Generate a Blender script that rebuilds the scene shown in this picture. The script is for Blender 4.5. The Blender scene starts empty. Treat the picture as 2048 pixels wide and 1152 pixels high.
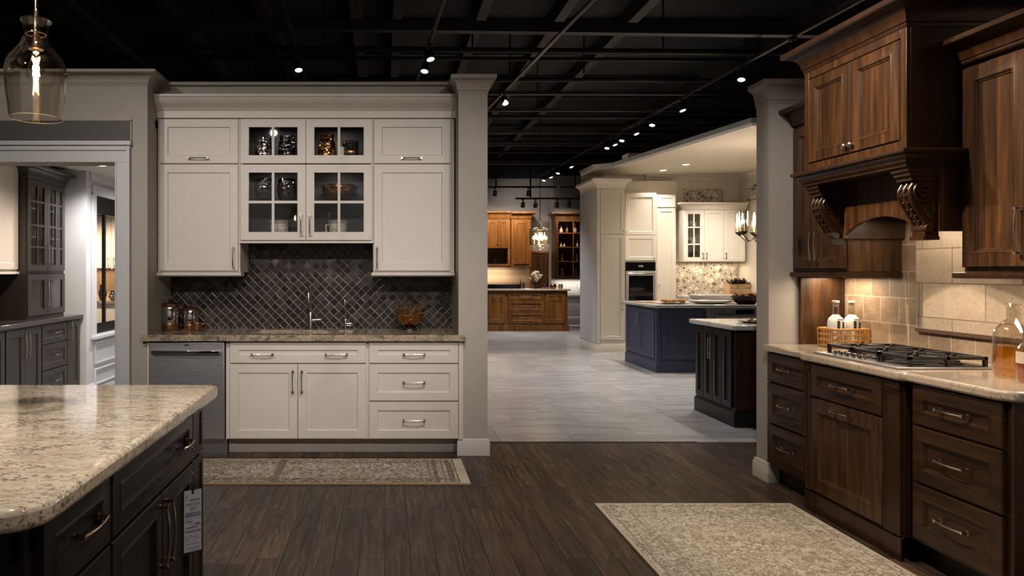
import bpy, bmesh, math, random
from mathutils import Vector, Matrix

PI = math.pi
RND = random.Random(11)
S = bpy.context.scene
C = S.collection
EYE, FPX, VX, VY = 1.40, 1420.0, 770.0, 541.0


def X(px, d):
    return (px - VX) * d / FPX


def Z(py, d):
    return EYE - (py - VY) * d / FPX


# ---------------------------------------------------------------- mesh builder
class MB:
    def __init__(self):
        self.v, self.f = [], []

    def add(self, vs, fs):
        n = len(self.v)
        self.v += [tuple(p) for p in vs]
        self.f += [tuple(i + n for i in q) for q in fs]
        return self

    def box(self, x0, x1, y0, y1, z0, z1):
        if x0 > x1: x0, x1 = x1, x0
        if y0 > y1: y0, y1 = y1, y0
        if z0 > z1: z0, z1 = z1, z0
        return self.add([(x0, y0, z0), (x1, y0, z0), (x1, y1, z0), (x0, y1, z0), (x0, y0, z1), (x1, y0, z1), (x1, y1, z1), (x0, y1, z1)],
                        [(0, 3, 2, 1), (4, 5, 6, 7), (0, 1, 5, 4), (1, 2, 6, 5), (2, 3, 7, 6), (3, 0, 4, 7)])

    def prism(self, poly, a0, a1, axis='z'):
        """poly: 2-D outline; axis z -> (x,y), x -> (y,z), y -> (x,z)"""
        def P(p, a):
            if axis == 'z': return (p[0], p[1], a)
            if axis == 'x': return (a, p[0], p[1])
            return (p[0], a, p[1])
        n = len(poly)
        vs = [P(p, a0) for p in poly] + [P(p, a1) for p in poly]
        fs = [tuple(range(n))[::-1], tuple(range(n, 2 * n))] + [(i, (i + 1) % n, n + (i + 1) % n, n + i) for i in range(n)]
        return self.add(vs, fs)

    def lathe(self, prof, seg=24, c=(0, 0, 0), axis='z'):
        vs, fs = [], []
        for r, z in prof:
            for k in range(seg):
                a = 2 * PI * k / seg
                p = (r * math.cos(a), r * math.sin(a), z)
                if axis == 'y': p = (p[0], -p[2], p[1])
                if axis == 'x': p = (p[2], p[0], p[1])
                vs.append((c[0] + p[0], c[1] + p[1], c[2] + p[2]))
        for i in range(len(prof) - 1):
            for k in range(seg):
                a, b = i * seg + k, i * seg + (k + 1) % seg
                fs.append((a, b, b + seg, a + seg))
        if prof[0][0] > 1e-6: fs.append(tuple(range(seg))[::-1])
        if prof[-1][0] > 1e-6: fs.append(tuple(range((len(prof) - 1) * seg, len(prof) * seg)))
        return self.add(vs, fs)

    def tube(self, pts, r, seg=8, closed=False):
        pts = [Vector(p) for p in pts]
        n = len(pts)
        rs = r if isinstance(r, (list, tuple)) else [r] * n
        vs, fs, up = [], [], None
        for i, p in enumerate(pts):
            a = pts[i - 1] if (i > 0 or closed) else p
            b = pts[(i + 1) % n] if (i < n - 1 or closed) else p
            t = (b - a)
            t = t.normalized() if t.length > 1e-9 else Vector((0, 0, 1))
            if up is None:
                up = Vector((0, 0, 1)) if abs(t.z) < .9 else Vector((1, 0, 0))
            u = (up - t * up.dot(t))
            u = u.normalized() if u.length > 1e-6 else t.orthogonal().normalized()
            up = u
            w = t.cross(u)
            for k in range(seg):
                q = 2 * PI * k / seg
                vs.append(p + (u * math.cos(q) + w * math.sin(q)) * rs[i])
        m = n if closed else n - 1
        for i in range(m):
            for k in range(seg):
                a, b = i * seg + k, i * seg + (k + 1) % seg
                c, d = ((i + 1) % n) * seg + (k + 1) % seg, ((i + 1) % n) * seg + k
                fs.append((a, b, c, d))
        if not closed:
            fs.append(tuple(range(seg))[::-1]); fs.append(tuple(range((n - 1) * seg, n * seg)))
        return self.add(vs, fs)

    def sweep(self, path, prof, side=1, closed=False):
        """prof: closed outline of (out, z); path: XY points; out is to the right of travel for side=1"""
        P = [Vector((p[0], p[1])) for p in path]
        n, m = len(P), len(prof)
        vs, fs = [], []
        for i in range(n):
            d0 = (P[i] - P[i - 1]) if (i > 0 or closed) else (P[1] - P[0])
            d1 = (P[(i + 1) % n] - P[i]) if (i < n - 1 or closed) else d0
            d0, d1 = d0.normalized(), d1.normalized()
            n0, n1 = Vector((d0.y, -d0.x)) * side, Vector((d1.y, -d1.x)) * side
            b = (n0 + n1).normalized()
            b = b / max(.3, b.dot(n0))
            for o, z in prof:
                q = P[i] + b * o
                vs.append((q.x, q.y, z))
        for i in range(n if closed else n - 1):
            for k in range(m):
                j = (i + 1) % n
                fs.append((i * m + k, i * m + (k + 1) % m, j * m + (k + 1) % m, j * m + k))
        if not closed:
            fs.append(tuple(range(m))[::-1]); fs.append(tuple(range((n - 1) * m, n * m)))
        return self.add(vs, fs)

    def rings(self, w, h, rings, x0=0, z0=0):
        """cabinet front: concentric rectangles of (inset, y), front faces -y, last one filled"""
        vs, fs = [], []
        for ins, y in rings:
            vs += [(x0 + ins, y, z0 + ins), (x0 + w - ins, y, z0 + ins), (x0 + w - ins, y, z0 + h - ins), (x0 + ins, y, z0 + h - ins)]
        for i in range(len(rings) - 1):
            for k in range(4):
                a, b = i * 4 + k, i * 4 + (k + 1) % 4
                fs.append((a, b, b + 4, a + 4))
        e = (len(rings) - 1) * 4
        fs += [(e, e + 1, e + 2, e + 3), (3, 2, 1, 0)]
        return self.add(vs, fs)

    def sphere(self, r, c, seg=16, rg=10, sx=1, sy=1, sz=1):
        n0 = len(self.v)
        prof = [(max(1e-5, r * math.sin(PI * i / rg)), -r * math.cos(PI * i / rg)) for i in range(rg + 1)]
        self.lathe(prof, seg)
        for i in range(n0, len(self.v)):
            x, y, z = self.v[i]
            self.v[i] = (c[0] + x * sx, c[1] + y * sy, c[2] + z * sz)
        return self

    def xf(self, M):
        self.v = [tuple(M @ Vector(p)) for p in self.v]
        return self

    def mesh(self, name, m, angle=38):
        me = bpy.data.meshes.new(name)
        me.from_pydata(self.v, [], self.f)
        bm = bmesh.new(); bm.from_mesh(me)
        bmesh.ops.recalc_face_normals(bm, faces=bm.faces)
        bm.to_mesh(me); bm.free()
        if m: me.materials.append(m)
        for p in me.polygons: p.use_smooth = True
        me.set_sharp_from_angle(angle=math.radians(angle))
        return me


def ob(name, data, parent=None, loc=(0, 0, 0), rot=(0, 0, 0), bevel=0, bseg=2):
    o = bpy.data.objects.new(name, data)
    C.objects.link(o)
    o.location, o.rotation_euler = loc, rot
    if parent: o.parent = parent
    if bevel:
        b = o.modifiers.new('edge', 'BEVEL'); b.width = bevel; b.segments = bseg; b.limit_method = 'ANGLE'; b.angle_limit = math.radians(40)
    return o


def part(name, mb, m, parent, loc=(0, 0, 0), rot=(0, 0, 0), bevel=0, label=None, bseg=2):
    o = ob(name, mb.mesh(name, m) if isinstance(mb, MB) else mb, parent, loc, rot, bevel, bseg)
    if label: o['label'] = label
    return o


def thing(name, label, cat, loc=(0, 0, 0), rz=0, group=None):
    o = bpy.data.objects.new(name, None); C.objects.link(o)
    o.empty_display_size = .1
    o.location, o.rotation_euler = loc, (0, 0, rz)
    o['label'], o['category'] = label, cat
    if group: o['group'] = group
    return o


def solid(name, mb, m, label, cat, loc=(0, 0, 0), rot=(0, 0, 0), bevel=0, group=None, bseg=2):
    o = part(name, mb, m, None, loc, rot, bevel, bseg=bseg)
    o['label'], o['category'] = label, cat
    if group: o['group'] = group
    return o


def struct(name, mb, m, bevel=0, parent=None, loc=(0, 0, 0), rot=(0, 0, 0)):
    o = part(name, mb, m, parent, loc, rot, bevel)
    if not parent: o['kind'] = 'structure'
    return o


def dup(o, loc=None, label=None, rot=None, parent=None):
    c = o.copy(); C.objects.link(c)
    if parent: c.parent = parent
    for ch in list(o.children): dup(ch, parent=c)
    if loc is not None: c.location = loc
    if rot is not None: c.rotation_euler = rot
    if label: c['label'] = label
    return c


# ---------------------------------------------------------------- materials
def nd(nt, t, ins=None, **props):
    n = nt.nodes.new(t)
    for k, v in props.items(): setattr(n, k, v)
    for k, v in (ins or {}).items():
        s = n.inputs[k]
        if isinstance(v, bpy.types.NodeSocket): nt.links.new(v, s)
        else: s.default_value = v
    return n


def ramp(nt, fac, stops, mode='LINEAR'):
    n = nt.nodes.new('ShaderNodeValToRGB')
    n.color_ramp.interpolation = mode
    el = n.color_ramp.elements
    while len(el) < len(stops): el.new(.5)
    for e, (p, c) in zip(el, stops):
        e.position = p
        e.color = (c, c, c, 1) if isinstance(c, (int, float)) else (*c, 1)
    nt.links.new(fac, n.inputs[0])
    return n.outputs[0]


def mixc(nt, fac, a, b, blend='MIX'):
    n = nt.nodes.new('ShaderNodeMix'); n.data_type = 'RGBA'; n.blend_type = blend
    for sock, v in ((n.inputs[0], fac), (n.inputs[6], a), (n.inputs[7], b)):
        if isinstance(v, bpy.types.NodeSocket): nt.links.new(v, sock)
        else: sock.default_value = v if not isinstance(v, tuple) else (*v, 1)[:4]
    return n.outputs[2]


def math_(nt, op, a, b=0.0, c=0.0):
    n = nt.nodes.new('ShaderNodeMath'); n.operation = op
    for i, v in enumerate((a, b, c)):
        if isinstance(v, bpy.types.NodeSocket): nt.links.new(v, n.inputs[i])
        else: n.inputs[i].default_value = v
    return n.outputs[0]


def base(name):
    m = bpy.data.materials.new(name); m.use_nodes = True
    nt = m.node_tree
    return m, nt, nt.nodes['Principled BSDF']


def link(nt, a, b): nt.links.new(a, b)


def coord(nt, scale=(1, 1, 1), rot=(0, 0, 0), rnd=False, kind='Object'):
    tc = nd(nt, 'ShaderNodeTexCoord')
    mp = nd(nt, 'ShaderNodeMapping', {'Vector': tc.outputs[kind], 'Scale': scale, 'Rotation': rot})
    if rnd:
        oi = nd(nt, 'ShaderNodeObjectInfo')
        v = nd(nt, 'ShaderNodeVectorMath', {0: mp.outputs[0]}, operation='ADD')
        cb = nd(nt, 'ShaderNodeCombineXYZ', {'X': math_(nt, 'MULTIPLY', oi.outputs['Random'], 37.), 'Y': math_(nt, 'MULTIPLY', oi.outputs['Random'], 91.), 'Z': math_(nt, 'MULTIPLY', oi.outputs['Random'], 53.)})
        link(nt, cb.outputs[0], v.inputs[1])
        return v.outputs[0]
    return mp.outputs[0]


def noise(nt, vec, scale, detail=4, rough=.55, dist=0):
    return nd(nt, 'ShaderNodeTexNoise', {'Vector': vec, 'Scale': scale, 'Detail': detail, 'Roughness': rough, 'Distortion': dist}).outputs['Fac']


def bump(nt, b, h, strength=.2, dist=.01):
    n = nd(nt, 'ShaderNodeBump', {'Height': h, 'Strength': strength, 'Distance': dist})
    link(nt, n.outputs[0], b.inputs['Normal'])


def simple(name, col, rough=.5, metal=0., spec=.5, mottled=.06, coat=0.):
    m, nt, b = base(name)
    b.inputs['Roughness'].default_value = rough
    b.inputs['Metallic'].default_value = metal
    b.inputs['Specular IOR Level'].default_value = spec
    b.inputs['Coat Weight'].default_value = coat
    if mottled:
        f = noise(nt, coord(nt, rnd=True), 6, 3)
        c = ramp(nt, f, [(.3, tuple(x * (1 - mottled) for x in col)), (.7, tuple(min(1, x * (1 + mottled)) for x in col))])
        link(nt, c, b.inputs['Base Color'])
    else:
        b.inputs['Base Color'].default_value = (*col, 1)
    return m


def wood(name, dark, mid, light, rough=.38, scale=1., coat=.06, strips=True, horiz=False):
    m, nt, b = base(name)
    sw = (lambda a, c: (c, a, a)) if horiz else (lambda a, c: (a, a, c))
    v = coord(nt, sw(9 * scale, .7 * scale), rnd=True)
    g = noise(nt, v, 3.0, 6, .6, .4)
    fine = noise(nt, coord(nt, sw(60 * scale, 1.6 * scale), rnd=True), 3., 3)
    col = ramp(nt, g, [(.25, dark), (.5, mid), (.78, light)])
    col = mixc(nt, .45, col, ramp(nt, fine, [(.3, (.45,) * 3), (.7, (1.35,) * 3)]), 'MULTIPLY')
    if strips:
        w = nd(nt, 'ShaderNodeTexVoronoi', {'Vector': coord(nt, sw(7.5, .001), rnd=True), 'Scale': 1., 'Randomness': 1.}, voronoi_dimensions='3D')
        sp = nd(nt, 'ShaderNodeSeparateColor', {0: w.outputs['Color']})
        col = mixc(nt, .8, col, ramp(nt, sp.outputs[0], [(0, (.62, .6, .58)), (1, (1.3, 1.28, 1.22))]), 'MULTIPLY')
    link(nt, col, b.inputs['Base Color'])
    b.inputs['Roughness'].default_value = rough
    b.inputs['Specular IOR Level'].default_value = .38
    b.inputs['Coat Weight'].default_value = coat
    b.inputs['Coat Roughness'].default_value = .25
    bump(nt, b, fine, .06, .002)
    return m


def granite(name, base_a, base_b, brown, dark, rough=.08, scale=1., speck=.5, vein=.5):
    m, nt, b = base(name)
    v = coord(nt)
    wv = nd(nt, 'ShaderNodeMapping', {'Vector': v, 'Scale': (1, 2.0, 1.6), 'Rotation': (0, 0, .35)}).outputs[0]
    big = noise(nt, wv, 4.5 * scale, 6, .62, 1.2)
    med = noise(nt, wv, 22 * scale, 6, .65, .8)
    sm = noise(nt, wv, 75 * scale, 4, .6, .5)
    col = ramp(nt, big, [(.3, base_b), (.52, base_a), (.75, base_b)])
    f2 = ramp(nt, med, [(.47, 0.), (.66, 1.)])
    col = mixc(nt, math_(nt, 'MULTIPLY', f2, .75 * vein), col, brown)
    # dark clots gather where the large pattern is dense
    pat = math_(nt, 'ADD', math_(nt, 'MULTIPLY', big, .45), math_(nt, 'MULTIPLY', sm, .75))
    f3 = ramp(nt, pat, [(.655 - .06 * speck, 0.), (.72 - .06 * speck, 1.)])
    col = mixc(nt, math_(nt, 'MULTIPLY', f3, .9), col, dark)
    vn = noise(nt, wv, 3.2 * scale, 7, .6, 2.2)
    f4 = ramp(nt, vn, [(.485, 0.), (.5, 1.), (.515, 0.)])
    f4 = math_(nt, 'MULTIPLY', f4, math_(nt, 'MULTIPLY', ramp(nt, med, [(.42, 0.), (.6, 1.)]), vein))
    col = mixc(nt, f4, col, dark)
    link(nt, col, b.inputs['Base Color'])
    b.inputs['Roughness'].default_value = rough
    b.inputs['Coat Weight'].default_value = .3
    b.inputs['Coat Roughness'].default_value = .04
    return m


def emit(name, col, s):
    m, nt, b = base(name)
    b.inputs['Base Color'].default_value = (*col, 1)
    b.inputs['Emission Color'].default_value = (*col, 1)
    b.inputs['Emission Strength'].default_value = s
    return m


def thin_glass(name, tint=(1, 1, 1), amount=1., rough=.01):
    m = bpy.data.materials.new(name); m.use_nodes = True
    nt = m.node_tree; nt.nodes.clear()
    out = nd(nt, 'ShaderNodeOutputMaterial')
    t = nd(nt, 'ShaderNodeBsdfTransparent', {'Color': (*tint, 1)})
    g = nd(nt, 'ShaderNodeBsdfGlossy', {'Color': (1, 1, 1, 1), 'Roughness': rough})
    geo = nd(nt, 'ShaderNodeNewGeometry')             # the same reflectance from either side of the sheet
    ior = math_(nt, 'ADD', 1.45, math_(nt, 'MULTIPLY', geo.outputs['Backfacing'], 1 / 1.45 - 1.45))
    fr = nd(nt, 'ShaderNodeFresnel', {'IOR': ior})
    fac = math_(nt, 'MINIMUM', math_(nt, 'MULTIPLY', fr.outputs[0], amount), .45)
    mx = nd(nt, 'ShaderNodeMixShader', {0: fac, 1: t.outputs[0], 2: g.outputs[0]})
    link(nt, mx.outputs[0], out.inputs[0])
    return m


def diamond_tiles(name):
    m, nt, b = base(name)
    v = coord(nt, (1, 1, 1), (0, PI / 4, 0))           # tiles on the x-z plane, set on the diagonal
    sp = nd(nt, 'ShaderNodeSeparateXYZ', {0: v})
    s = 1 / .0535
    wob = noise(nt, coord(nt), 9, 2)
    u = math_(nt, 'ADD', math_(nt, 'MULTIPLY', sp.outputs[0], s), math_(nt, 'MULTIPLY', wob, .28))
    w = math_(nt, 'SUBTRACT', math_(nt, 'MULTIPLY', sp.outputs[2], s), math_(nt, 'MULTIPLY', wob, .28))
    fu, fw = math_(nt, 'FRACT', u), math_(nt, 'FRACT', w)
    cell = nd(nt, 'ShaderNodeCombineXYZ', {'X': math_(nt, 'FLOOR', u), 'Y': math_(nt, 'FLOOR', w)})
    wn = nd(nt, 'ShaderNodeTexWhiteNoise', {'Vector': cell.outputs[0]}, noise_dimensions='3D')
    eu = math_(nt, 'ABSOLUTE', math_(nt, 'SUBTRACT', fu, .5))
    ew = math_(nt, 'ABSOLUTE', math_(nt, 'SUBTRACT', fw, .5))
    e = math_(nt, 'MAXIMUM', eu, ew)
    gr = ramp(nt, e, [(.462, 0.), (.478, 1.)])
    tile = ramp(nt, wn.outputs['Value'], [(0, (.016, .0135, .0115)), (.6, (.026, .022, .0188)), (1, (.042, .036, .031))])
    link(nt, mixc(nt, gr, tile, (.20, .165, .13)), b.inputs['Base Color'])
    link(nt, ramp(nt, gr, [(0, .24), (1, .8)]), b.inputs['Roughness'])
    geo = nd(nt, 'ShaderNodeNewGeometry')
    off = nd(nt, 'ShaderNodeVectorMath', {0: wn.outputs['Color'], 1: (.5, .5, .5)}, operation='SUBTRACT')
    off = nd(nt, 'ShaderNodeVectorMath', {0: off.outputs[0], 1: (.16, .0, .16)}, operation='MULTIPLY')
    add = nd(nt, 'ShaderNodeVectorMath', {0: geo.outputs['Normal'], 1: off.outputs[0]}, operation='ADD')
    nrm = nd(nt, 'ShaderNodeVectorMath', {0: add.outputs[0]}, operation='NORMALIZE')
    bp = nd(nt, 'ShaderNodeBump', {'Height': ramp(nt, e, [(.40, 1.), (.48, 0.)]), 'Strength': .6, 'Distance': .003, 'Normal': nrm.outputs[0]})
    link(nt, bp.outputs[0], b.inputs['Normal'])
    return m


def planks(name):
    m, nt, b = base(name)
    tc = nd(nt, 'ShaderNodeTexCoord')
    sp = nd(nt, 'ShaderNodeSeparateXYZ', {0: tc.outputs['Object']})
    cb = nd(nt, 'ShaderNodeCombineXYZ', {'X': sp.outputs[1], 'Y': sp.outputs[0]})
    br = nd(nt, 'ShaderNodeTexBrick', {'Vector': cb.outputs[0], 'Scale': 1., 'Mortar Size': .0026, 'Mortar Smooth': .2, 'Brick Width': 1.15, 'Row Height': .125, 'Color1': (0, 0, 0, 1), 'Color2': (1, 1, 1, 1), 'Mortar': (.5, .5, .5, 1)}, offset=.37, offset_frequency=2)
    tone = nd(nt, 'ShaderNodeSeparateColor', {0: br.outputs['Color']}).outputs[0]
    shift = nd(nt, 'ShaderNodeCombineXYZ', {'X': math_(nt, 'MULTIPLY', tone, 30.), 'Z': math_(nt, 'MULTIPLY', tone, 17.)})
    vv = nd(nt, 'ShaderNodeVectorMath', {0: tc.outputs['Object'], 1: shift.outputs[0]}, operation='ADD').outputs[0]
    g = noise(nt, nd(nt, 'ShaderNodeMapping', {'Vector': vv, 'Scale': (16, 1.3, 1)}).outputs[0], 2.2, 7, .62, 1.1)
    fg = noise(nt, nd(nt, 'ShaderNodeMapping', {'Vector': vv, 'Scale': (90, 4, 1)}).outputs[0], 2., 3)
    col = ramp(nt, g, [(.30, (.030, .0195, .0135)), (.5, (.068, .046, .033)), (.62, (.098, .066, .045)), (.72, (.15, .100, .064))])
    col = mixc(nt, .85, col, ramp(nt, tone, [(0, (.52, .53, .56)), (.5, (.80, .78, .76)), (.85, (.98, .94, .89)), (1, (1.5, 1.34, 1.15))]), 'MULTIPLY')
    col = mixc(nt, .35, col, ramp(nt, fg, [(.3, (.6,) * 3), (.7, (1.3,) * 3)]), 'MULTIPLY')
    col = mixc(nt, br.outputs['Fac'], col, (.006, .004, .003))
    link(nt, col, b.inputs['Base Color'])
    link(nt, ramp(nt, g, [(.3, .50), (.7, .38)]), b.inputs['Roughness'])
    b.inputs['Specular IOR Level'].default_value = .28
    h = math_(nt, 'SUBTRACT', math_(nt, 'MULTIPLY', fg, .25), br.outputs['Fac'])
    bump(nt, b, h, .25, .003)
    return m


def stone_tiles(name, w, h, c0, c1, grout, rough=.3, stain=(.5, .45, .4), off=.5, plane='xy', stretch=(1.2, 5, 1), mort=.003, var=.55):
    m, nt, b = base(name)
    tc = nd(nt, 'ShaderNodeTexCoord')
    sp = nd(nt, 'ShaderNodeSeparateXYZ', {0: tc.outputs['Object']})
    iu, iv = {'xy': (0, 1), 'yz': (1, 2), 'xz': (0, 2)}[plane]
    cb = nd(nt, 'ShaderNodeCombineXYZ', {'X': sp.outputs[iu], 'Y': sp.outputs[iv]})
    br = nd(nt, 'ShaderNodeTexBrick', {'Vector': cb.outputs[0], 'Scale': 1., 'Mortar Size': mort, 'Mortar Smooth': .2, 'Brick Width': w, 'Row Height': h, 'Color1': (0, 0, 0, 1), 'Color2': (1, 1, 1, 1), 'Mortar': (.5, .5, .5, 1)}, offset=off, offset_frequency=2)
    tone = nd(nt, 'ShaderNodeSeparateColor', {0: br.outputs['Color']}).outputs[0]
    shift = nd(nt, 'ShaderNodeCombineXYZ', {'X': math_(nt, 'MULTIPLY', tone, 30.), 'Y': math_(nt, 'MULTIPLY', tone, 13.)})
    vv = nd(nt, 'ShaderNodeVectorMath', {0: cb.outputs[0], 1: shift.outputs[0]}, operation='ADD').outputs[0]
    mp = nd(nt, 'ShaderNodeMapping', {'Vector': vv, 'Scale': stretch}).outputs[0]
    n1 = noise(nt, mp, 1.6, 5, .6, .4)
    n2 = noise(nt, mp, 14, 5, .6, .6)
    col = ramp(nt, n1, [(.3, c0), (.7, c1)])
    col = mixc(nt, ramp(nt, n2, [(.5, 0.), (.72, .55)]), col, stain)
    col = mixc(nt, var, col, ramp(nt, tone, [(0, (.66, .66, .68)), (1, (1.25, 1.23, 1.20))]), 'MULTIPLY')
    col = mixc(nt, br.outputs['Fac'], col, grout)
    link(nt, col, b.inputs['Base Color'])
    b.inputs['Roughness'].default_value = rough
    bump(nt, b, math_(nt, 'SUBTRACT', math_(nt, 'MULTIPLY', n2, .2), br.outputs['Fac']), .3, .004)
    return m


def pattern_tile(name):
    """cream and brown geometric tiles: rings and lozenges warped by noise"""
    m, nt, b = base(name)
    v = coord(nt)
    w1 = nd(nt, 'ShaderNodeTexNoise', {'Vector': v, 'Scale': 5., 'Detail': 2.})
    vv = nd(nt, 'ShaderNodeVectorMath', {0: w1.outputs['Color'], 1: (.16, .16, .16)}, operation='MULTIPLY')
    vv = nd(nt, 'ShaderNodeVectorMath', {0: v, 1: vv.outputs[0]}, operation='ADD').outputs[0]
    vo = nd(nt, 'ShaderNodeTexVoronoi', {'Vector': nd(nt, 'ShaderNodeMapping', {'Vector': vv, 'Scale': (1, .02, 1), 'Rotation': (0, .78, 0)}).outputs[0], 'Scale': 11., 'Randomness': .35}, distance='CHEBYCHEV')
    r = math_(nt, 'FRACT', math_(nt, 'MULTIPLY', vo.outputs['Distance'], 5.2))
    f = ramp(nt, r, [(.0, 0.), (.46, 0.), (.52, 1.), (.88, 1.), (.93, 0.)])
    sp = nd(nt, 'ShaderNodeSeparateColor', {0: vo.outputs['Color']})
    ink = ramp(nt, sp.outputs[1], [(0, (.05, .035, .025)), (.5, (.10, .075, .055)), (1, (.26, .20, .15))])
    link(nt, mixc(nt, f, (.66, .60, .50), ink), b.inputs['Base Color'])
    b.inputs['Roughness'].default_value = .3
    return m


def rug(name, x0, x1, y0, y1, field_a, field_b, line, edge, bands=()):
    """woven rug: border lines follow the edges, worn motifs in the field"""
    m, nt, b = base(name)
    tc = nd(nt, 'ShaderNodeTexCoord')
    sp = nd(nt, 'ShaderNodeSeparateXYZ', {0: tc.outputs['Object']})
    dx = math_(nt, 'MINIMUM', math_(nt, 'SUBTRACT', sp.outputs[0], x0), math_(nt, 'SUBTRACT', x1, sp.outputs[0]))
    dy = math_(nt, 'MINIMUM', math_(nt, 'SUBTRACT', sp.outputs[1], y0), math_(nt, 'SUBTRACT', y1, sp.outputs[1]))
    d = math_(nt, 'MINIMUM', dx, dy)
    n1 = nd(nt, 'ShaderNodeTexNoise', {'Vector': tc.outputs['Object'], 'Scale': 11., 'Detail': 5., 'Distortion': 2.5}).outputs['Fac']
    n2 = nd(nt, 'ShaderNodeTexNoise', {'Vector': tc.outputs['Object'], 'Scale': 20., 'Detail': 2.5, 'Distortion': 3.5}).outputs['Fac']
    wear = nd(nt, 'ShaderNodeTexNoise', {'Vector': tc.outputs['Object'], 'Scale': 3., 'Detail': 4.}).outputs['Fac']
    col = ramp(nt, n1, [(.36, field_a), (.64, field_b)])
    f = ramp(nt, n2, [(.50, 0.), (.54, 1.), (.60, 1.), (.64, .0)])
    col = mixc(nt, math_(nt, 'MULTIPLY', f, ramp(nt, wear, [(.3, .5), (.65, 1.)])), col, line)
    vo = nd(nt, 'ShaderNodeTexVoronoi', {'Vector': tc.outputs['Object'], 'Scale': 13., 'Randomness': .55})
    f = ramp(nt, vo.outputs['Distance'], [(.32, 0.), (.36, 1.), (.42, 1.), (.46, 0.)])
    col = mixc(nt, math_(nt, 'MULTIPLY', f, .5), col, line)
    for p, w in bands:
        l = ramp(nt, math_(nt, 'ABSOLUTE', math_(nt, 'SUBTRACT', d, p)), [(0, 1.), (w, 1.), (w * 1.5, 0.)])
        col = mixc(nt, math_(nt, 'MULTIPLY', l, .75), col, line)
    col = mixc(nt, ramp(nt, d, [(0, 1.), (.014, 1.), (.018, 0.)]), col, edge)
    link(nt, col, b.inputs['Base Color'])
    b.inputs['Roughness'].default_value = .95
    b.inputs['Specular IOR Level'].default_value = .1
    wv = nd(nt, 'ShaderNodeTexNoise', {'Vector': tc.outputs['Object'], 'Scale': 190., 'Detail': 2.}).outputs['Fac']
    bump(nt, b, wv, .6, .004)
    return m


def speckle(name, a, bcol, scale=90):
    m, nt, b = base(name)
    n = noise(nt, coord(nt), scale, 2, .5, 1.)
    link(nt, ramp(nt, n, [(.47, a), (.53, bcol)]), b.inputs['Base Color'])
    b.inputs['Roughness'].default_value = .5
    return m


def brushed(name, col, rough=.28):
    m, nt, b = base(name)
    n = noise(nt, coord(nt, (2, 2, 220)), 2, 3)
    link(nt, ramp(nt, n, [(.3, tuple(c * .88 for c in col)), (.7, col)]), b.inputs['Base Color'])
    b.inputs['Metallic'].default_value = 1
    link(nt, ramp(nt, n, [(.3, rough), (.7, rough + .1)]), b.inputs['Roughness'])
    return m


def mercury(name, col, rough=.1):
    """dimpled mirror glass"""
    m, nt, b = base(name)
    n = nd(nt, 'ShaderNodeTexVoronoi', {'Vector': coord(nt), 'Scale': 42.})
    link(nt, ramp(nt, n.outputs['Distance'], [(0, tuple(c * .6 for c in col)), (.7, col)]), b.inputs['Base Color'])
    b.inputs['Metallic'].default_value = 1.
    b.inputs['Roughness'].default_value = rough
    bump(nt, b, n.outputs['Distance'], .5, .01)
    return m


M = {}
M['white'] = simple('painted_white_cabinet', (.61, .56, .51), .42, mottled=.02)
M['wall'] = simple('greige_wall_paint', (.385, .352, .315), .7, mottled=.03)
M['trim'] = simple('white_trim_paint', (.60, .60, .61), .45, mottled=.02)  # the cool light on the door casing is kept in this tone
M['coolwall'] = simple('pale_grey_wall', (.56, .56, .58), .65, mottled=.03)
M['farwall'] = simple('far_grey_wall', (.26, .24, .225), .8, mottled=.05)
M['band'] = simple('charcoal_band', (.075, .070, .066), .6, mottled=.04)
M['cream'] = simple('cream_cabinet', (.72, .66, .56), .4, mottled=.02)
M['creamwall'] = simple('cream_wall', (.66, .60, .50), .6, mottled=.03)
M['walnut'] = wood('dark_walnut', (.015, .0060, .0020), (.051, .0218, .0068), (.128, .056, .0172), .36)
M['walnut_h'] = wood('dark_walnut_crossgrain', (.013, .0050, .0016), (.036, .0145, .0045), (.078, .032, .0100), .36, horiz=True, strips=False)
M['walnut_plain'] = wood('dark_walnut_frame', (.015, .0058, .0019), (.031, .0122, .0039), (.053, .0212, .0068), .35, strips=False)
M['chestnut'] = wood('chestnut_wood', (.085, .030, .006), (.19, .075, .015), (.31, .13, .028), .35)
M['black'] = simple('black_cabinet', (.0075, .0063, .0056), .36, spec=.35, mottled=.15)
M['charcoal'] = simple('charcoal_stain', (.028, .0235, .0195), .34, mottled=.1, coat=.1)
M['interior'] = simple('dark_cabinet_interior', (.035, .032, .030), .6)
M['navy'] = simple('navy_paint', (.048, .056, .098), .42, mottled=.05)
M['nickel'] = simple('polished_nickel', (.70, .66, .61), .22, 1., mottled=0)
M['bronze'] = simple('warm_nickel', (.60, .46, .36), .2, 1., mottled=0)
M['steel'] = brushed('brushed_steel', (.56, .56, .58), .36)
M['iron'] = simple('cast_iron', (.012, .012, .0125), .45, mottled=.1)
M['blackmetal'] = simple('black_metal', (.01, .01, .01), .45, mottled=0)
M['darksteel'] = simple('painted_steel', (.030, .028, .027), .6, .0, mottled=.1)
M['deck'] = simple('black_ceiling', (.013, .0125, .012), .85, mottled=.3)
M['pipe'] = simple('black_pipe', (.008, .008, .008), .7, mottled=0)
M['rail'] = simple('track_metal', (.06, .057, .054), .35, .3, mottled=0)
M['floor'] = planks('dark_plank_floor')
M['tile'] = stone_tiles('grey_stone_floor', .60, .58, (.22, .22, .23), (.43, .42, .415), (.21, .205, .20), .30, (.25, .225, .205), .42, mort=.005, var=.34)
M['splash'] = diamond_tiles('charcoal_diamond_tile')
M['trav'] = stone_tiles('travertine_tile', .155, .155, (.22, .155, .105), (.42, .315, .22), (.52, .43, .34), .45, (.17, .11, .07), .5, 'yz', (3.5, 3.5, 1))
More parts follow.
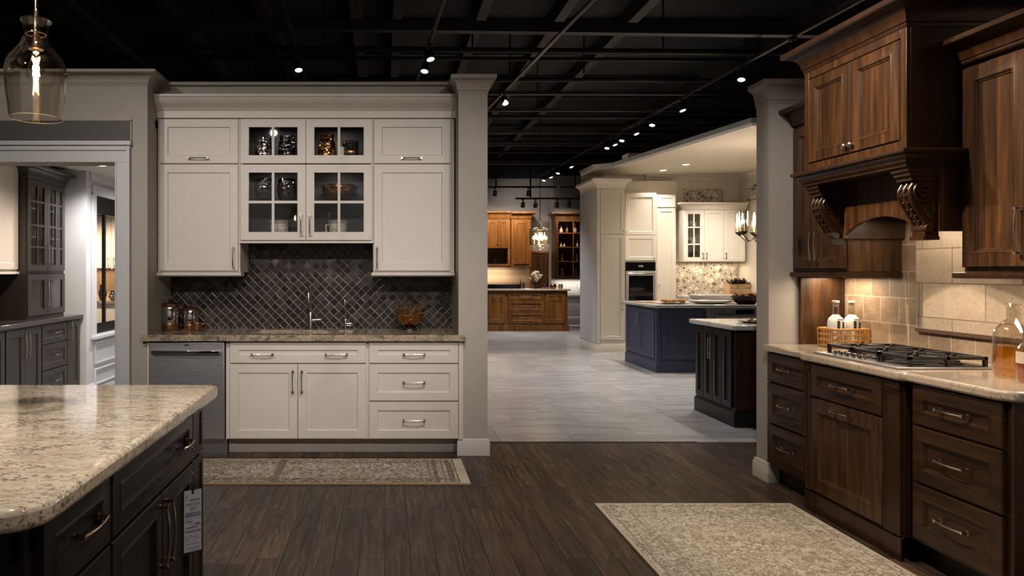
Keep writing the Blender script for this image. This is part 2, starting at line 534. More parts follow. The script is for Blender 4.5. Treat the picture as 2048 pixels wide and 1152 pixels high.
M['travbig'] = stone_tiles('travertine_large_tile', .42, .19, (.36, .285, .21), (.50, .41, .31), (.22, .155, .105), .45, (.28, .205, .14), .5, 'yz', (3.5, 3.5, 1), .0035)
M['liner'] = simple('dark_stone_liner', (.09, .055, .035), .4)
M['granite'] = granite('cream_granite', (.70, .60, .46), (.52, .40, .28), (.34, .22, .13), (.10, .072, .055), .07, .85, .22, .85)
M['granite_fine'] = granite('speckled_granite', (.50, .41, .31), (.38, .30, .22), (.20, .13, .08), (.03, .02, .016), .1, 2.2, .95, .8)
M['limestone'] = granite('beige_limestone', (.50, .41, .32), (.44, .355, .275), (.37, .29, .22), (.27, .21, .155), .13, .9, .2, .5)
M['marble'] = granite('pale_marble', (.62, .59, .55), (.54, .52, .50), (.40, .37, .34), (.22, .21, .21), .14, .8, .2, .5)
M['darkstone'] = granite('dark_stone', (.06, .056, .052), (.04, .038, .036), (.12, .11, .10), (.01, .01, .01), .12, 2., .5, .5)
M['pane'] = thin_glass('window_glass', (.96, .97, .97), 1.1)
M['lit_glass_edge'] = simple('lit_glass_edge', (.70, .56, .40), .15, .3, mottled=0)  # opaque warm tint standing in for filament light caught by the glass rim
M['trim_warm_lit'] = simple('warm_lit_trim', (.52, .485, .45), .45, mottled=.02)  # plinth copy of the trim, warmth of the light put into the colour
M['glass'] = thin_glass('clear_glass', (.965, .945, .91), 2.4, .02)
M['amber'] = thin_glass('amber_liquid', (.90, .64, .15), .8)
M['smoke'] = thin_glass('smoked_glass', (.35, .33, .31), 2.2)
M['pattern'] = pattern_tile('patterned_tile')
M['bulb'] = emit('glowing_filament', (1., .62, .28), 60)
M['candle'] = emit('candle_bulb', (1., .70, .40), 30)
M['lens'] = emit('spot_lens', (1., .88, .72), 9)
M['lens_dim'] = emit('far_spot_lens', (1., .9, .78), 2.2)
M['downlight'] = emit('downlight_lens', (1., .86, .66), 12)
M['mirror_silver'] = mercury('silver_mirror_glass', (.62, .58, .54))
M['mirror_dark'] = mercury('dark_mirror_glass', (.14, .13, .12), .08)
M['mirror_copper'] = mercury('copper_mirror_glass', (.50, .22, .07), .12)
M['copper'] = simple('aged_copper', (.42, .22, .11), .25, 1., mottled=.3)
M['chrome'] = simple('chrome', (.72, .70, .67), .07, 1., mottled=0)
M['speckle'] = speckle('speckled_ceramic', (.62, .56, .48), (.28, .24, .20))
M['twig'] = simple('dried_twig', (.19, .085, .03), .8, mottled=.5)
M['twig2'] = simple('dried_dark_twig', (.07, .035, .018), .8, mottled=.5)
M['wicker'] = simple('golden_wicker', (.42, .21, .05), .5, mottled=.35)
M['milk'] = simple('frosted_white', (.74, .71, .66), .35, mottled=.05)
M['print'] = simple('dark_print', (.03, .03, .035), .6, mottled=0)
M['card'] = simple('printed_card', (.62, .63, .66), .6, mottled=.02)
M['cardgrey'] = simple('card_grey_print', (.25, .25, .26), .6, mottled=.4)
M['plastic'] = thin_glass('clear_plastic_sleeve', (.95, .95, .96), 1.6, .08)
M['brass'] = simple('pale_brass', (.62, .44, .22), .3, .8, mottled=.2)
M['ivory'] = simple('ivory_ceramic', (.62, .50, .36), .4, mottled=.2)
M['china'] = simple('white_china', (.66, .64, .60), .25, mottled=.03)
M['board'] = simple('pale_wood_board', (.42, .27, .14), .5, mottled=.2)
M['food'] = simple('baked_crust', (.36, .17, .05), .7, mottled=.6)
M['bowlblack'] = simple('black_stoneware', (.022, .019, .017), .5, mottled=.2)
M['label'] = simple('parchment_label', (.50, .42, .32), .7, mottled=.15)
M['bronzedark'] = simple('dark_bronze', (.035, .022, .013), .4, .6, mottled=.2)
M['crystal'] = thin_glass('crystal_strip', (.86, .84, .80), 2.6, .05)
M['ovenglass'] = simple('black_oven_glass', (.006, .006, .006), .06, mottled=0)
M['band_weave'] = speckle('band_weave', (.07, .054, .042), (.26, .20, .14), 60)
M['rug_long'] = rug('runner_weave', -1.75, .56, 4.634, 5.245, (.40, .31, .21), (.62, .56, .48), (.06, .048, .038), (.46, .32, .19), ((.045, .004), (.095, .004), (.115, .003)))
M['rug_big'] = rug('rug_weave', 1.25, 2.42, 2.0, 4.24, (.43, .37, .28), (.60, .54, .45), (.19, .14, .09), (.48, .40, .30), ((.05, .003), (.16, .003), (.19, .002)))
# ---------------------------------------------------------------- cabinet kit
SHAKER = lambda t=.02, r=.062: [(0, 0), (0, -t + .002), (.002, -t), (r, -t), (r + .003, -t + .003), (r + .007, -t + .010), (r + .010, -t + .010)]
MOLDED = lambda t=.022, r=.055: [(0, 0), (0, -t + .005), (.004, -t), (r, -t), (r + .004, -t - .003), (r + .010, -t - .002), (r + .016, -t + .006), (r + .020, -t + .006), (r + .024, -t + .012), (r + .027, -t + .012)]
SLAB = lambda t=.018, r=.03: [(0, 0), (0, -t + .004), (.004, -t), (r, -t), (r + .004, -t + .005)]

_pull = {}


def pull_mesh(L, m):
    """arched bar pull, along x, projecting to -y"""
    k = (round(L, 3), m.name)
    if k not in _pull:
        b = MB()
        h = L / 2
        pts = [(-h + h * 2 * i / 10, -.026 - .010 * math.sin(PI * i / 10), 0) for i in range(11)]
        b.tube(pts, [.0052 - .0012 * math.sin(PI * i / 10) for i in range(11)], 8)
        for s in (-1, 1):
            b.box(s * h - .0055, s * h + .0055, -.032, 0, -.0065, .0065)
            b.box(s * h - .0075, s * h + .0075, -.004, 0, -.0085, .0085)
        _pull[k] = b.mesh('handle', m)
    return _pull[k]


_knob = {}


def knob_mesh(m, r=.014):
    k = (m.name, r)
    if k not in _knob:
        _knob[k] = MB().lathe([(r * .5, 0), (r * .4, .010), (r * .5, .014), (r, .018), (r, .024), (r * .6, .029), (1e-5, .030)], 16, axis='y').mesh('knob', m)
    return _knob[k]


def put_handle(spec, parent, t, hm):
    """spec: (x, z, length, 'h' | 'v' | 'k') relative to the front's lower left corner"""
    x, z, L, o = spec
    if o == 'k':
        part('knob', knob_mesh(hm), None, parent, (x, -t, z))
    else:
        part('handle', pull_mesh(L, hm), None, parent, (x, -t, z), (0, PI / 2, 0) if o == 'v' else (0, 0, 0))


def front(parent, kind, x0, x1, z0, z1, m, style, handles=(), hm=None, y=0.0, grid=None, glass=None, t=.02, rail=.062, name=None, arch=False):
    w, h = x1 - x0, z1 - z0
    if kind == 'glass':
        b = MB()
        for r in ((0, 0, w, rail), (0, h - rail, w, h), (0, rail, rail, h - rail), (w - rail, rail, w, h - rail)):
            b.box(r[0], r[2], -t, 0, r[1], r[3])
        cols, rows = grid
        mw = .010
        for i in range(1, cols):
            c = rail + (w - 2 * rail) * i / cols
            b.box(c - mw, c + mw, -t + .002, -.004, rail, h - rail)
        for zz in rows:
            b.box(rail, w - rail, -t + .0025, -.0045, zz - mw, zz + mw)
        d = part(name or 'door', b, m, parent, (x0, y, z0))
        part('glass_pane', MB().box(rail - .004, w - rail + .004, -.0095, -.0065, rail - .004, h - rail + .004), glass or M['pane'], d)
    else:
        d = part(name or kind, MB().rings(w, h, style), m, parent, (x0, y, z0))
    for s in handles:
        put_handle(s, d, t, hm or M['nickel'])
    return d


def body_box(parent, w, d, z0, z1, m, toe=0., toe_in=.07, tm=None, name='body'):
    b = part(name, MB().box(0, w, 0, d, z0, z1), m, parent, bevel=.002)
    if toe:
        part('toe_kick', MB().box(.0, w, toe_in, d, 0, z0), tm or m, parent)
    return b


def hollow(parent, w, d, z0, z1, m, im, shelves=(), t=.02, face=.02, mid=None, y0=0.):
    """open carcass with a dark liner and shelves"""
    b = MB()
    b.box(0, t, y0, d, z0, z1).box(w - t, w, y0, d, z0, z1).box(t, w - t, y0, d, z0, z0 + t).box(t, w - t, y0, d, z1 - t, z1).box(t, w - t, d - .01, d, z0 + t, z1 - t)
    part('body', b, m, parent)
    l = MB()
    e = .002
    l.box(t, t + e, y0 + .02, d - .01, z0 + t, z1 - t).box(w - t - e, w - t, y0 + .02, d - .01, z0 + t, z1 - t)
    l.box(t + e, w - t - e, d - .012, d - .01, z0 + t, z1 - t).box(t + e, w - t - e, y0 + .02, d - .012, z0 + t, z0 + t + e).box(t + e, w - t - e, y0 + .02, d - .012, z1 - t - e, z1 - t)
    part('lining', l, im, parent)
    for s in shelves:
        part('shelf', MB().box(t + e, w - t - e, y0 + .03, d - .012, s - .009, s + .009), im if im else m, parent)


def crown_prof(z0, z1, out, base_out=.0, back=-.02):
    """cove crown outline (out, z)"""
    h = z1 - z0
    p = [(back, z0), (base_out, z0), (base_out + .006, z0 + .06 * h), (base_out + .006, z0 + .16 * h)]
    for i in range(7):
        a = PI / 2 * i / 6
        p.append((base_out + .012 + (out - .022) * (1 - math.cos(a)), z0 + .18 * h + .58 * h * math.sin(a)))
    p += [(out - .006, z0 + .78 * h), (out, z0 + .82 * h), (out, z1), (back, z1)]
    return p


def spot_light(name, loc, target, power, size=50, blend=.6, col=(1., .82, .62), radius=.04):
    l = bpy.data.lights.new(name, 'SPOT')
    l.energy, l.spot_size, l.spot_blend, l.color, l.shadow_soft_size = power, math.radians(size), blend, col, radius
    o = ob(name, l, None, loc)
    o.rotation_euler = (Vector(target) - Vector(loc)).to_track_quat('-Z', 'Y').to_euler()
    return o


def area_light(name, loc, rot, sx, sy, power, col=(1., .8, .58)):
    l = bpy.data.lights.new(name, 'AREA')
    l.shape, l.size, l.size_y, l.energy, l.color = 'RECTANGLE', sx, sy, power, col
    return ob(name, l, None, loc, rot)


def point_light(name, loc, power, col=(1., .72, .42), r=.02):
    l = bpy.data.lights.new(name, 'POINT')
    l.energy, l.color, l.shadow_soft_size = power, col, r
    return ob(name, l, None, loc)


# ================================================================ THE SETTING
struct('floor', MB().box(-6.9, 8.9, -4.0, 5.79, -.05, 0), M['floor'])
struct('floor_tile', MB().box(-7.0, 9.0, 5.79, 19.3, -.05, 0), M['tile'])
struct('trim_1', MB().box(.80, 2.54, 5.775, 5.805, 0, .004), M['rail'])
struct('ceiling', MB().box(-7.0, 9.0, -4.0, 19.3, 4.6, 4.7), M['deck'])

YF = 5.38                       # front plane of the display wall
XL, XR = -1.80, .557            # recess
OX, OZ = -2.038, 2.218          # opening
wl = MB()
wl.box(OX, XL, YF, 6.10, 0, 2.84).box(-3.60, OX, YF, 5.56, OZ, 2.84).box(-6.0, -3.60, YF, 5.56, 0, 2.84)
struct('wall_left', wl, M['wall'])
cp = crown_prof(2.80, 2.905, .085)
struct('trim_2', MB().sweep([(-6.0, YF), (XL, YF), (XL, 5.66)], cp, 1), M['wall'])
struct('wall_back', MB().box(XL, XR, 5.985, 6.10, 0, 2.84), M['wall'])
struct('backsplash', MB().box(XL, XR, 5.965, 5.985, .80, 1.75), M['splash'])
struct('soffit', MB().box(XL, XR, 5.66, 5.985, 2.60, 2.87), M['wall'])
struct('trim_3', MB().box(XL + .001, XR - .001, 5.625, 5.985, 2.871, 2.895), M['wall'])
struct('pillar', MB().box(XR, .777, YF, 6.10, 0, 2.80), M['wall'])
struct('trim_4', MB().sweep([(XR, 5.66), (XR, YF), (.777, YF), (.777, 6.10)], crown_prof(2.74, 2.872, .062), 1), M['wall'])


def plinth(path, side, h=.125, out=.016):
    return MB().sweep(path, [(-.01, 0), (out, 0), (out, h - .025), (out - .004, h - .018), (out - .004, h - .010), (.003, h), (-.01, h)], side)


struct('baseboard_1', plinth([(XR + .005, YF + .03), (XR + .005, YF), (.777, YF), (.777, 6.1)], 1), M['trim_warm_lit'])
# casing round the opening
cz = MB()
cz.box(OX, -1.925, YF - .022, YF, 0, OZ).box(-3.75, -3.60, YF - .022, YF, 0, OZ).box(-3.75, -1.925, YF - .022, YF, OZ, 2.345)
cz.box(-3.77, -1.915, YF - .040, YF, 2.345, 2.377)
cz.box(-1.950, -1.925, YF - .034, YF - .022, 0, OZ + .11).box(-3.75, -1.950, YF - .034, YF - .022, OZ + .088, OZ + .11).box(OX, OX + .014, YF - .028, YF - .022, 0, OZ)
struct('trim_5', cz, M['trim'], .003)
struct('trim_6', MB().box(-3.75, -1.925, YF - .012, YF, 2.377, 2.533), M['band'])
struct('trim_7', MB().box(-1.925, -1.915, YF - .014, YF, 2.377, 2.54).box(-3.75, -1.915, YF - .014, YF, 2.533, 2.54), M['wall'])
# ---- room seen through the opening
struct('wall_side_room', MB().box(-4.15, -4.0, 5.56, 8.0, 0, 2.52), M['coolwall'])
struct('wall_end', MB().box(-4.0, -3.35, 7.96, 8.06, 0, 2.52), M['coolwall'])
struct('soffit_side_room', MB().box(-6.6, XL, 5.56, 12.2, 2.52, 2.58), M['creamwall'])
wy0, wy1, wz0, wz1 = 8.20, 9.20, .66, 2.27
w = MB()
w.box(-3.45, -3.35, 8.06, wy0, 0, 2.52).box(-3.45, -3.35, wy1, 10.0, 0, 2.52).box(-3.45, -3.35, wy0, wy1, 0, wz0).box(-3.45, -3.35, wy0, wy1, wz1, 2.52)
struct('wall_window_side', w, M['coolwall'])
struct('wall_far_room', MB().box(-6.6, -3.0, 12.1, 12.2, 0, 2.52), M['creamwall'])
struct('wall_passage', MB().box(XL - .1, XL, 6.10, 12.1, 0, 2.52), M['coolwall'])
t8 = MB()
for a, b in ((wy0 - .10, wy0), (wy1, wy1 + .1)):
    t8.box(-3.35, -3.327, a, b, wz0 - .02, wz1 + .02)
t8.box(-3.35, -3.325, wy0 - .10, wy1 + .10, wz1, wz1 + .11).box(-3.35, -3.29, wy0 - .12, wy1 + .12, wz0 - .045, wz0 - .01)
t8.box(-3.35, -3.335, 8.06, 9.9, 2.42, 2.52)
struct('trim_8', t8, M['trim'], .002)
t9 = MB()
for a, b in ((.08, .27), (.32, .58)):                               # raised frames of the wainscot
    for q in ((8.16, 9.6, a, a + .022), (8.16, 9.6, b - .022, b), (8.16, 8.182, a + .022, b - .022), (8.9, 8.922, a + .022, b - .022)):
        t9.box(-3.35, -3.325, *q)
t9.box(-3.35, -3.33, 8.06, 9.9, 0, .055)
struct('trim_9', t9, M['trim'], .003)
struct('baseboard_2', plinth([(-3.46, 7.96), (-3.35, 7.96), (-3.35, 8.2)], 1, .11), M['trim'])
wf = MB()
wf.box(-3.41, -3.37, wy0, wy0 + .05, wz0, wz1).box(-3.41, -3.37, wy1 - .05, wy1, wz0, wz1).box(-3.41, -3.37, wy0, wy1, wz0, wz0 + .12).box(-3.41, -3.37, wy0, wy1, wz1 - .20, wz1)
wf.box(-3.405, -3.375, 8.535, 8.585, wz0, wz1)
o = struct('window_1', wf, M['black'])
part('glass_pane', MB().box(-3.392, -3.388, wy0 + .04, wy1 - .04, wz0 + .1, wz1 - .18), M['pane'], o)
# ---- right-hand display walls
WX = 3.04
struct('wall_right', MB().box(WX, WX + .16, -1.6, 4.70, 0, 2.95), M['wall'])
struct('wall_stub', MB().box(2.54, WX + .16, 4.70, 4.855, 0, 2.62), M['wall'])
struct('trim_10', MB().sweep([(WX, 4.70), (2.54, 4.70), (2.54, 4.855)][::1], crown_prof(2.50, 2.655, .06), -1), M['wall'])
struct('baseboard_3', MB().sweep([(2.75, 4.70), (2.54, 4.70), (2.54, 4.855), (3.2, 4.855)], [(-.01, 0), (.018, 0), (.018, .10), (.012, .108), (.012, .118), (.004, .128), (-.01, .128)], -1), M['trim_warm_lit'])
struct('backsplash_travertine', MB().box(WX - .012, WX, 2.4, 4.70, .80, 2.1), M['trav'])
struct('backsplash_panel', MB().box(WX - .02, WX - .012, 2.4, 4.02, 1.075, 2.0), M['travbig'])
struct('trim_11', MB().box(WX - .03, WX - .012, 2.4, 4.035, 1.055, 1.075), M['liner'])
struct('trim_12', MB().box(WX - .024, WX - .012, 4.02, 4.035, 1.075, 2.0), M['travbig'])
# ---- the large hall behind
struct('wall_far', MB().box(-2.0, 9.0, 19.0, 19.15, 0, 3.86), M['farwall'])
struct('wall_far_upper', MB().box(-7.0, 9.0, 19.02, 19.15, 3.86, 4.6), M['deck'])
struct('wall_jog', MB().box(X(1107, 18.4), 9.0, 18.4, 19.0, 0, 3.86), M['farwall'])
struct('wall_side', MB().box(9.0, 9.1, -4.0, 19.15, 0, 4.6), M['deck'])
struct('wall_outer', MB().box(-7.1, -7.0, -4.0, 19.15, 0, 4.6), M['deck'])
struct('wall_behind_reflector', MB().box(-7.0, 9.0, -4.1, -4.0, 0, 3.3), M['trim'])  # unseen, made pale so handles and steel have something bright to reflect
struct('wall_behind_upper', MB().box(-7.0, 9.0, -4.1, -4.0, 3.3, 4.6), M['deck'])
struct('wall_hall_left', MB().box(.60, .777, 6.1, 12.1, 0, 2.7), M['wall'])

# black open ceiling: cross beams, joists, pipes, rods
def beam(a, b, wd, h):
    a, b = Vector(a), Vector(b)
    d = (b - a); L = d.length
    bm_ = MB().box(0, L, -wd / 2, wd / 2, -h / 2, h / 2)
    return bm_.xf(Matrix.Translation(a) @ Vector((1, 0, 0)).rotation_difference(d.normalized()).to_matrix().to_4x4())


for i, (y0, y1, z, wd, h, mm) in enumerate((
        (7.35, 7.95, 4.02, .10, .11, 'darksteel'), (10.55, 10.65, 4.05, .08, .05, 'darksteel'), (11.7, 11.75, 4.05, .08, .05, 'darksteel'),
        (13.6, 13.6, 4.05, .10, .06, 'darksteel'), (15.2, 15.2, 4.1, .09, .06, 'darksteel'), (17.1, 17.1, 4.0, .10, .09, 'darksteel'))):
    struct('ceiling_beam', beam((-6.8, y0, z), (8.8, y1, z), wd, h), M[mm])
for y0, y1, z, r in ((8.15, 8.6, 4.0, .035), (8.9, 9.2, 4.1, .025), (9.6, 9.75, 4.0, .03), (12.4, 12.6, 4.1, .04), (14.4, 14.4, 4.0, .03), (16.2, 16.2, 4.1, .03)):
    struct('ceiling_pipe', MB().tube([(-6.8, y0, z), (8.8, y1, z)], r, 8), M['pipe'])
for x in (-5.2, -3.9, -2.55, -1.45, -.35, .15, 1.15, 2.1, 3.0, 5.2, 6.4, 7.6):
    struct('ceiling_joist', MB().box(x - .06, x + .06, -1.5, 18.9, 4.40, 4.6), M['darksteel'])
for i in range(14):
    struct('deck_rib', MB().box(-6.9, 8.9, 1.2 + i * 1.3, 1.26 + i * 1.3, 4.53, 4.6), M['darksteel'])
struct('ceiling_beam', MB().box(-2.83, -2.73, 4.5, 12.0, 3.70, 3.78), M['darksteel'])
for px, d in ((195, 7.0), (425, 8.1), (512, 9.5), (650, 7.9), (945, 8.3), (1020, 9.5), (1168, 9.3), (1326, 8.4), (1075, 11), (1490, 8.9)):
    struct('hanger_rod', MB().tube([(X(px, d), d, 3.98 if px != 195 else 3.74), (X(px, d), d, 4.6)], .012 if px != 195 else .022, 6), M['pipe'] if px != 195 else M['darksteel'])
# ================================================================ WHITE SINK WALL
D0 = 5.36
bx = lambda px: X(px, D0)
bz = lambda py: Z(py, D0)
YB = 5.38                                   # cabinet boxes start here, fronts stand 2 cm proud
BK = 5.96
W = M['white']


def wcab(name, label, cat, p0, p1, z0, z1, depth=None, yb=YB, toe=.125, d=D0):
    t = thing(name, label, cat, (X(p0, d), yb, 0), group=None)
    return t, X(p0, d)


t = solid('filler_panel', MB().box(XL + .003, bx(297.5), YB - .012, BK, 0, .872), W, 'narrow white filler panel left of the dishwasher', 'panel')
# dishwasher
x0 = bx(298); w = bx(450) - x0
t = thing('dishwasher', 'stainless dishwasher under the speckled counter beside the sink cabinet', 'dishwasher', (x0, YB, 0))
part('body', MB().box(.004, w - .004, .0, .56, .125, .868), M['blackmetal'], t)
d = part('door', MB().box(.004, w - .004, -.03, -.002, .128, .858), M['steel'], t, bevel=.004)
part('handle', MB().box(.03, w - .03, -.072, -.056, .775, .800).box(.03, .055, -.056, -.03, .778, .797).box(w - .055, w - .03, -.056, -.03, .778, .797), M['chrome'], d, bevel=.004)
part('badge', MB().box(w / 2 - .018, w / 2 + .018, -.032, -.0295, .832, .843), M['print'], d)
part('toe_kick', MB().box(.004, w - .004, .08, .56, 0, .12), M['steel'], t)
# sink base
x0 = bx(451); w = bx(735.5) - x0
t = thing('sink_base_cabinet', 'white sink base cabinet with two doors below a wide false drawer', 'cabinet', (x0, YB, 0))
part('body', MB().box(0, .018, 0, .56, .125, .868).box(w - .018, w, 0, .56, .125, .868).box(.018, w - .018, 0, .56, .125, .145).box(.018, w - .018, 0, .02, .145, .868).box(.018, w - .018, .55, .56, .145, .868), W, t)
part('toe_kick', MB().box(0, w, .10, .56, 0, .125), W, t)
lx = lambda px: bx(px) - x0
HB = M['nickel']
h_ = bz(683.5) - bz(726)
front(t, 'drawer', lx(460), lx(732), bz(726), bz(683.5), W, SHAKER(), [(lx(525) - lx(460), h_ * .42, .155, 'h'), (lx(673) - lx(460), h_ * .42, .155, 'h')], HB, name='false_drawer')
front(t, 'door', lx(460), lx(594.7), .130, bz(729), W, SHAKER(), [(lx(586) - lx(460), bz(763) - .130, .155, 'v')], HB)
front(t, 'door', lx(596.3), lx(732), .130, bz(729), W, SHAKER(), [(lx(604) - lx(596.3), bz(763) - .130, .155, 'v')], HB)
# drawer base
solid('filler_panel', MB().box(XR - .0005, bx(926), YB - .02, YB - .0015, .125, .868), W, 'narrow white filler strip between the drawers and the pillar', 'panel')
x0 = bx(735.5); w = bx(926) - x0
t = thing('drawer_base_cabinet', 'white three drawer base cabinet at the pillar end of the sink wall', 'cabinet', (x0, YB, 0))
body_box(t, XR - .003 - x0, .56, .125, .868, W, .125, .10)
for a, b in ((683.5, 726), (729, 801.5), (804.5, 878)):
    za, zb = bz(b), bz(a)
    if a > 800: za = .130
    front(t, 'drawer', bx(738.5) - x0, XR - .004 - x0, za, zb, W, SHAKER(), [((bx(918) - bx(738.5)) / 2, (zb - za) * (.42 if a < 700 else .52), .155, 'h')], HB)
# counter with sink cut-out
YC = 5.325
cx0, cx1 = X(280, YC), X(932, YC)
sx0, sx1, sy0, sy1 = X(507, 5.5), X(704, 5.5), 5.47, 5.80
ct = MB()
zt, zb = .914, .870
ct.prism([(YC, zb), (YC, zt - .006), (YC + .006, zt), (YF - .002, zt), (YF - .002, zb)], cx0, cx1, 'x')
for a in ((XL + .002, sx0, YF - .002, 5.963), (sx1, XR - .002, YF - .002, 5.963), (sx0, sx1, YF - .002, sy0), (sx0, sx1, sy1, 5.963)):
    ct.box(*a, zb, zt)
solid('countertop', ct, M['granite_fine'], 'speckled granite countertop over the white sink cabinets', 'countertop')
sk = MB()
sk.box(sx0 - .01, sx0, sy0, sy1, .70, .869).box(sx1, sx1 + .01, sy0, sy1, .70, .869).box(sx0 - .01, sx1 + .01, sy0 - .01, sy0, .70, .869).box(sx0 - .01, sx1 + .01, sy1, sy1 + .01, .70, .869).box(sx0 - .01, sx1 + .01, sy0 - .01, sy1 + .01, .69, .70)
solid('sink', sk, M['steel'], 'undermount steel sink below the main faucet', 'sink')
# faucets
fx, fy = X(621, 5.87), 5.87
t = thing('faucet', 'tall single lever nickel faucet behind the sink', 'faucet', (fx, fy, .914))
part('body', MB().lathe([(.024, 0), (.024, .006), (.019, .010), (.0175, .13), (.014, .14)], 20), M['nickel'], t)
part('spout', MB().tube([(0, 0, .13), (0, 0, .27)] + [(0, -.075 + .075 * math.cos(a), .27 + .075 * math.sin(a)) for a in [PI * i / 10 for i in range(1, 10)]] + [(0, -.15, .25), (0, -.15, .22)], .0095, 12), M['nickel'], t)
part('lever', MB().tube([(.012, 0, .075), (.085, 0, .080)], [.014, .011], 12).tube([(.082, 0, .075), (.084, 0, .135)], [.006, .004], 8), M['nickel'], t)
t = thing('filter_faucet', 'small slim nickel water faucet right of the tall faucet', 'faucet', (X(691, 5.88), 5.88, .914))
part('body', MB().lathe([(.018, 0), (.018, .005), (.011, .009), (.010, .075), (.007, .085)], 16), M['nickel'], t)
part('spout', MB().tube([(0, 0, .07), (0, 0, .225)] + [(0, -.04 + .04 * math.cos(a), .225 + .04 * math.sin(a)) for a in [PI * i / 8 for i in range(1, 9)]] + [(0, -.08, .20)], .0058, 10), M['nickel'], t)
part('lever', MB().tube([(.008, 0, .045), (.050, 0, .047)], .006, 8).tube([(.008, 0, .030), (.045, 0, .030)], .004, 8), M['nickel'], t)
# canisters
def canister(px, d, r, h, label):
    t = thing('canister', label, 'canister', (X(px, d), d, .914), group='mirrored canisters on the sink counter')
    part('jar', MB().lathe([(r * .9, 0), (r, .012), (r, h * .80), (r * .93, h * .86)], 28), M['chrome'], t)
    part('base_band', MB().lathe([(r * .92, .001), (r * 1.012, .012), (r * 1.012, h * .24), (r * 1.004, h * .25)], 28), M['copper'], t)
    l = part('lid', MB().lathe([(r * .98, h * .86), (r, h * .88), (r, h * .96), (r * .8, h), (1e-5, h * 1.01)], 28), M['copper'], t)
    part('knob', MB().lathe([(.006, h * 1.0), (.007, h * 1.04), (.016, h * 1.08), (.012, h * 1.13), (1e-5, h * 1.14)], 14), M['bronzedark'], l)


canister(340, 5.77, .074, .225, 'taller mirrored canister with a copper base next to the wall')
canister(381, 5.82, .064, .185, 'shorter mirrored canister beside the taller one')
t = thing('dipping_bowl', 'tiny fluted copper bowl with a side handle in front of the short canister', 'bowl', (X(394, 5.70), 5.70, .914))
prof = [(.030, 0), (.040, .02), (.046, .065), (.042, .065), (.036, .02), (1e-5, .012)]
part('bowl', MB().lathe(prof, 22), M['copper'], t)
part('handle', MB().tube([(.042, 0, .055), (.062, 0, .058), (.070, 0, .082)], [.009, .008, .006], 8), M['copper'], t)
# pedestal bowl of twigs
px, d = 819, 5.80
t = thing('pedestal_bowl', 'hammered copper and silver footed bowl at the right end of the sink counter', 'bowl', (X(px, d), d, .914))
part('bowl', MB().lathe([(.03, .028), (.07, .05), (.105, .095), (.118, .135), (.112, .135), (.098, .098), (.06, .058), (1e-5, .05)], 32), M['mirror_copper'], t)
part('foot', MB().lathe([(.064, 0), (.060, .014), (.03, .022), (.032, .036)], 24), M['bronzedark'], t)
tw, tw2 = MB(), MB()
for i in range(90):
    a, e, l = RND.uniform(0, 2 * PI), RND.uniform(.05, 1.2), RND.uniform(.07, .17)
    s = Vector((math.cos(a) * RND.uniform(0, .08), math.sin(a) * RND.uniform(0, .08), .115))
    dr = Vector((math.cos(a) * math.cos(e), math.sin(a) * math.cos(e), math.sin(e)))
    k = Vector((RND.uniform(-.02, .02), RND.uniform(-.02, .02), RND.uniform(-.01, .02)))
    b = tw if i % 2 else tw2
    p1, p2 = s + dr * l * .5 + k, s + dr * l
    if (Vector((p2.x, p2.y, 0))).length > .165: p2 = Vector((p2.x * .8, p2.y * .8, p2.z))
    b.tube([s, p1, p2], [.003, .0026, .0014], 5)
    if i % 3 == 0: b.sphere(.006, p2, 6, 4)
    if i % 2: b.tube([p1, p1 + dr * .03 + Vector((.02, 0, .012)) * (1 if i % 4 else -1)], [.002, .001], 4)
o = solid('dried_twigs', tw, M['twig'], 'orange brown dried twigs heaped in the footed copper bowl', 'twigs', (X(px, d), d, .914)); o['kind'] = 'stuff'
part('dark_twigs', tw2, M['twig2'], o)

# ---- wall cabinets
D1 = 5.60
YU = 5.62
ux = lambda p: X(p, D1)
uz = lambda p: Z(p, D1)
UB = 5.962 - YU
# left
x0 = ux(314.5); w = ux(479.5) - x0
ZT = uz(236)
t = thing('wall_cabinet', 'white wall cabinet above the canisters with a lift-up top door', 'cabinet', (x0, YU, 0))
body_box(t, w, UB, uz(545), ZT, W)
lx = lambda p: ux(p) - x0
front(t, 'door', lx(319), lx(476), uz(326.5), uz(238), W, SHAKER(), [(lx(397) - lx(319), .038, .15, 'h')], HB)
front(t, 'door', lx(319), lx(476), uz(541.5), uz(329), W, SHAKER(), [(lx(467) - lx(319), uz(515) - uz(541.5), .155, 'v')], HB)
part('light_rail', MB().prism([(-.02, 0), (-.032, -.008), (-.032, -.02), (-.02, -.03), (.10, -.03), (.10, 0)], -.003, w + .012, 'x'), W, t, (0, 0, uz(545) - .0005))
# right
x0 = ux(746); w = ux(909) - x0
t = thing('wall_cabinet', 'white wall cabinet next to the pillar with a lift-up top door', 'cabinet', (x0, YU, 0))
body_box(t, w, UB, uz(545), ZT, W)
lx = lambda p: ux(p) - x0
front(t, 'door', lx(748), lx(900.5), uz(326.5), uz(238), W, SHAKER(), [(lx(823) - lx(748), .038, .15, 'h')], HB)
front(t, 'door', lx(748), lx(900.5), uz(541.5), uz(329), W, SHAKER(), [(lx(754.5) - lx(748), uz(515) - uz(541.5), .155, 'v')], HB)
part('light_rail', MB().prism([(-.02, 0), (-.032, -.008), (-.032, -.02), (-.02, -.03), (.10, -.03), (.10, 0)], -.012, w, 'x'), W, t, (0, 0, uz(545) - .0005))
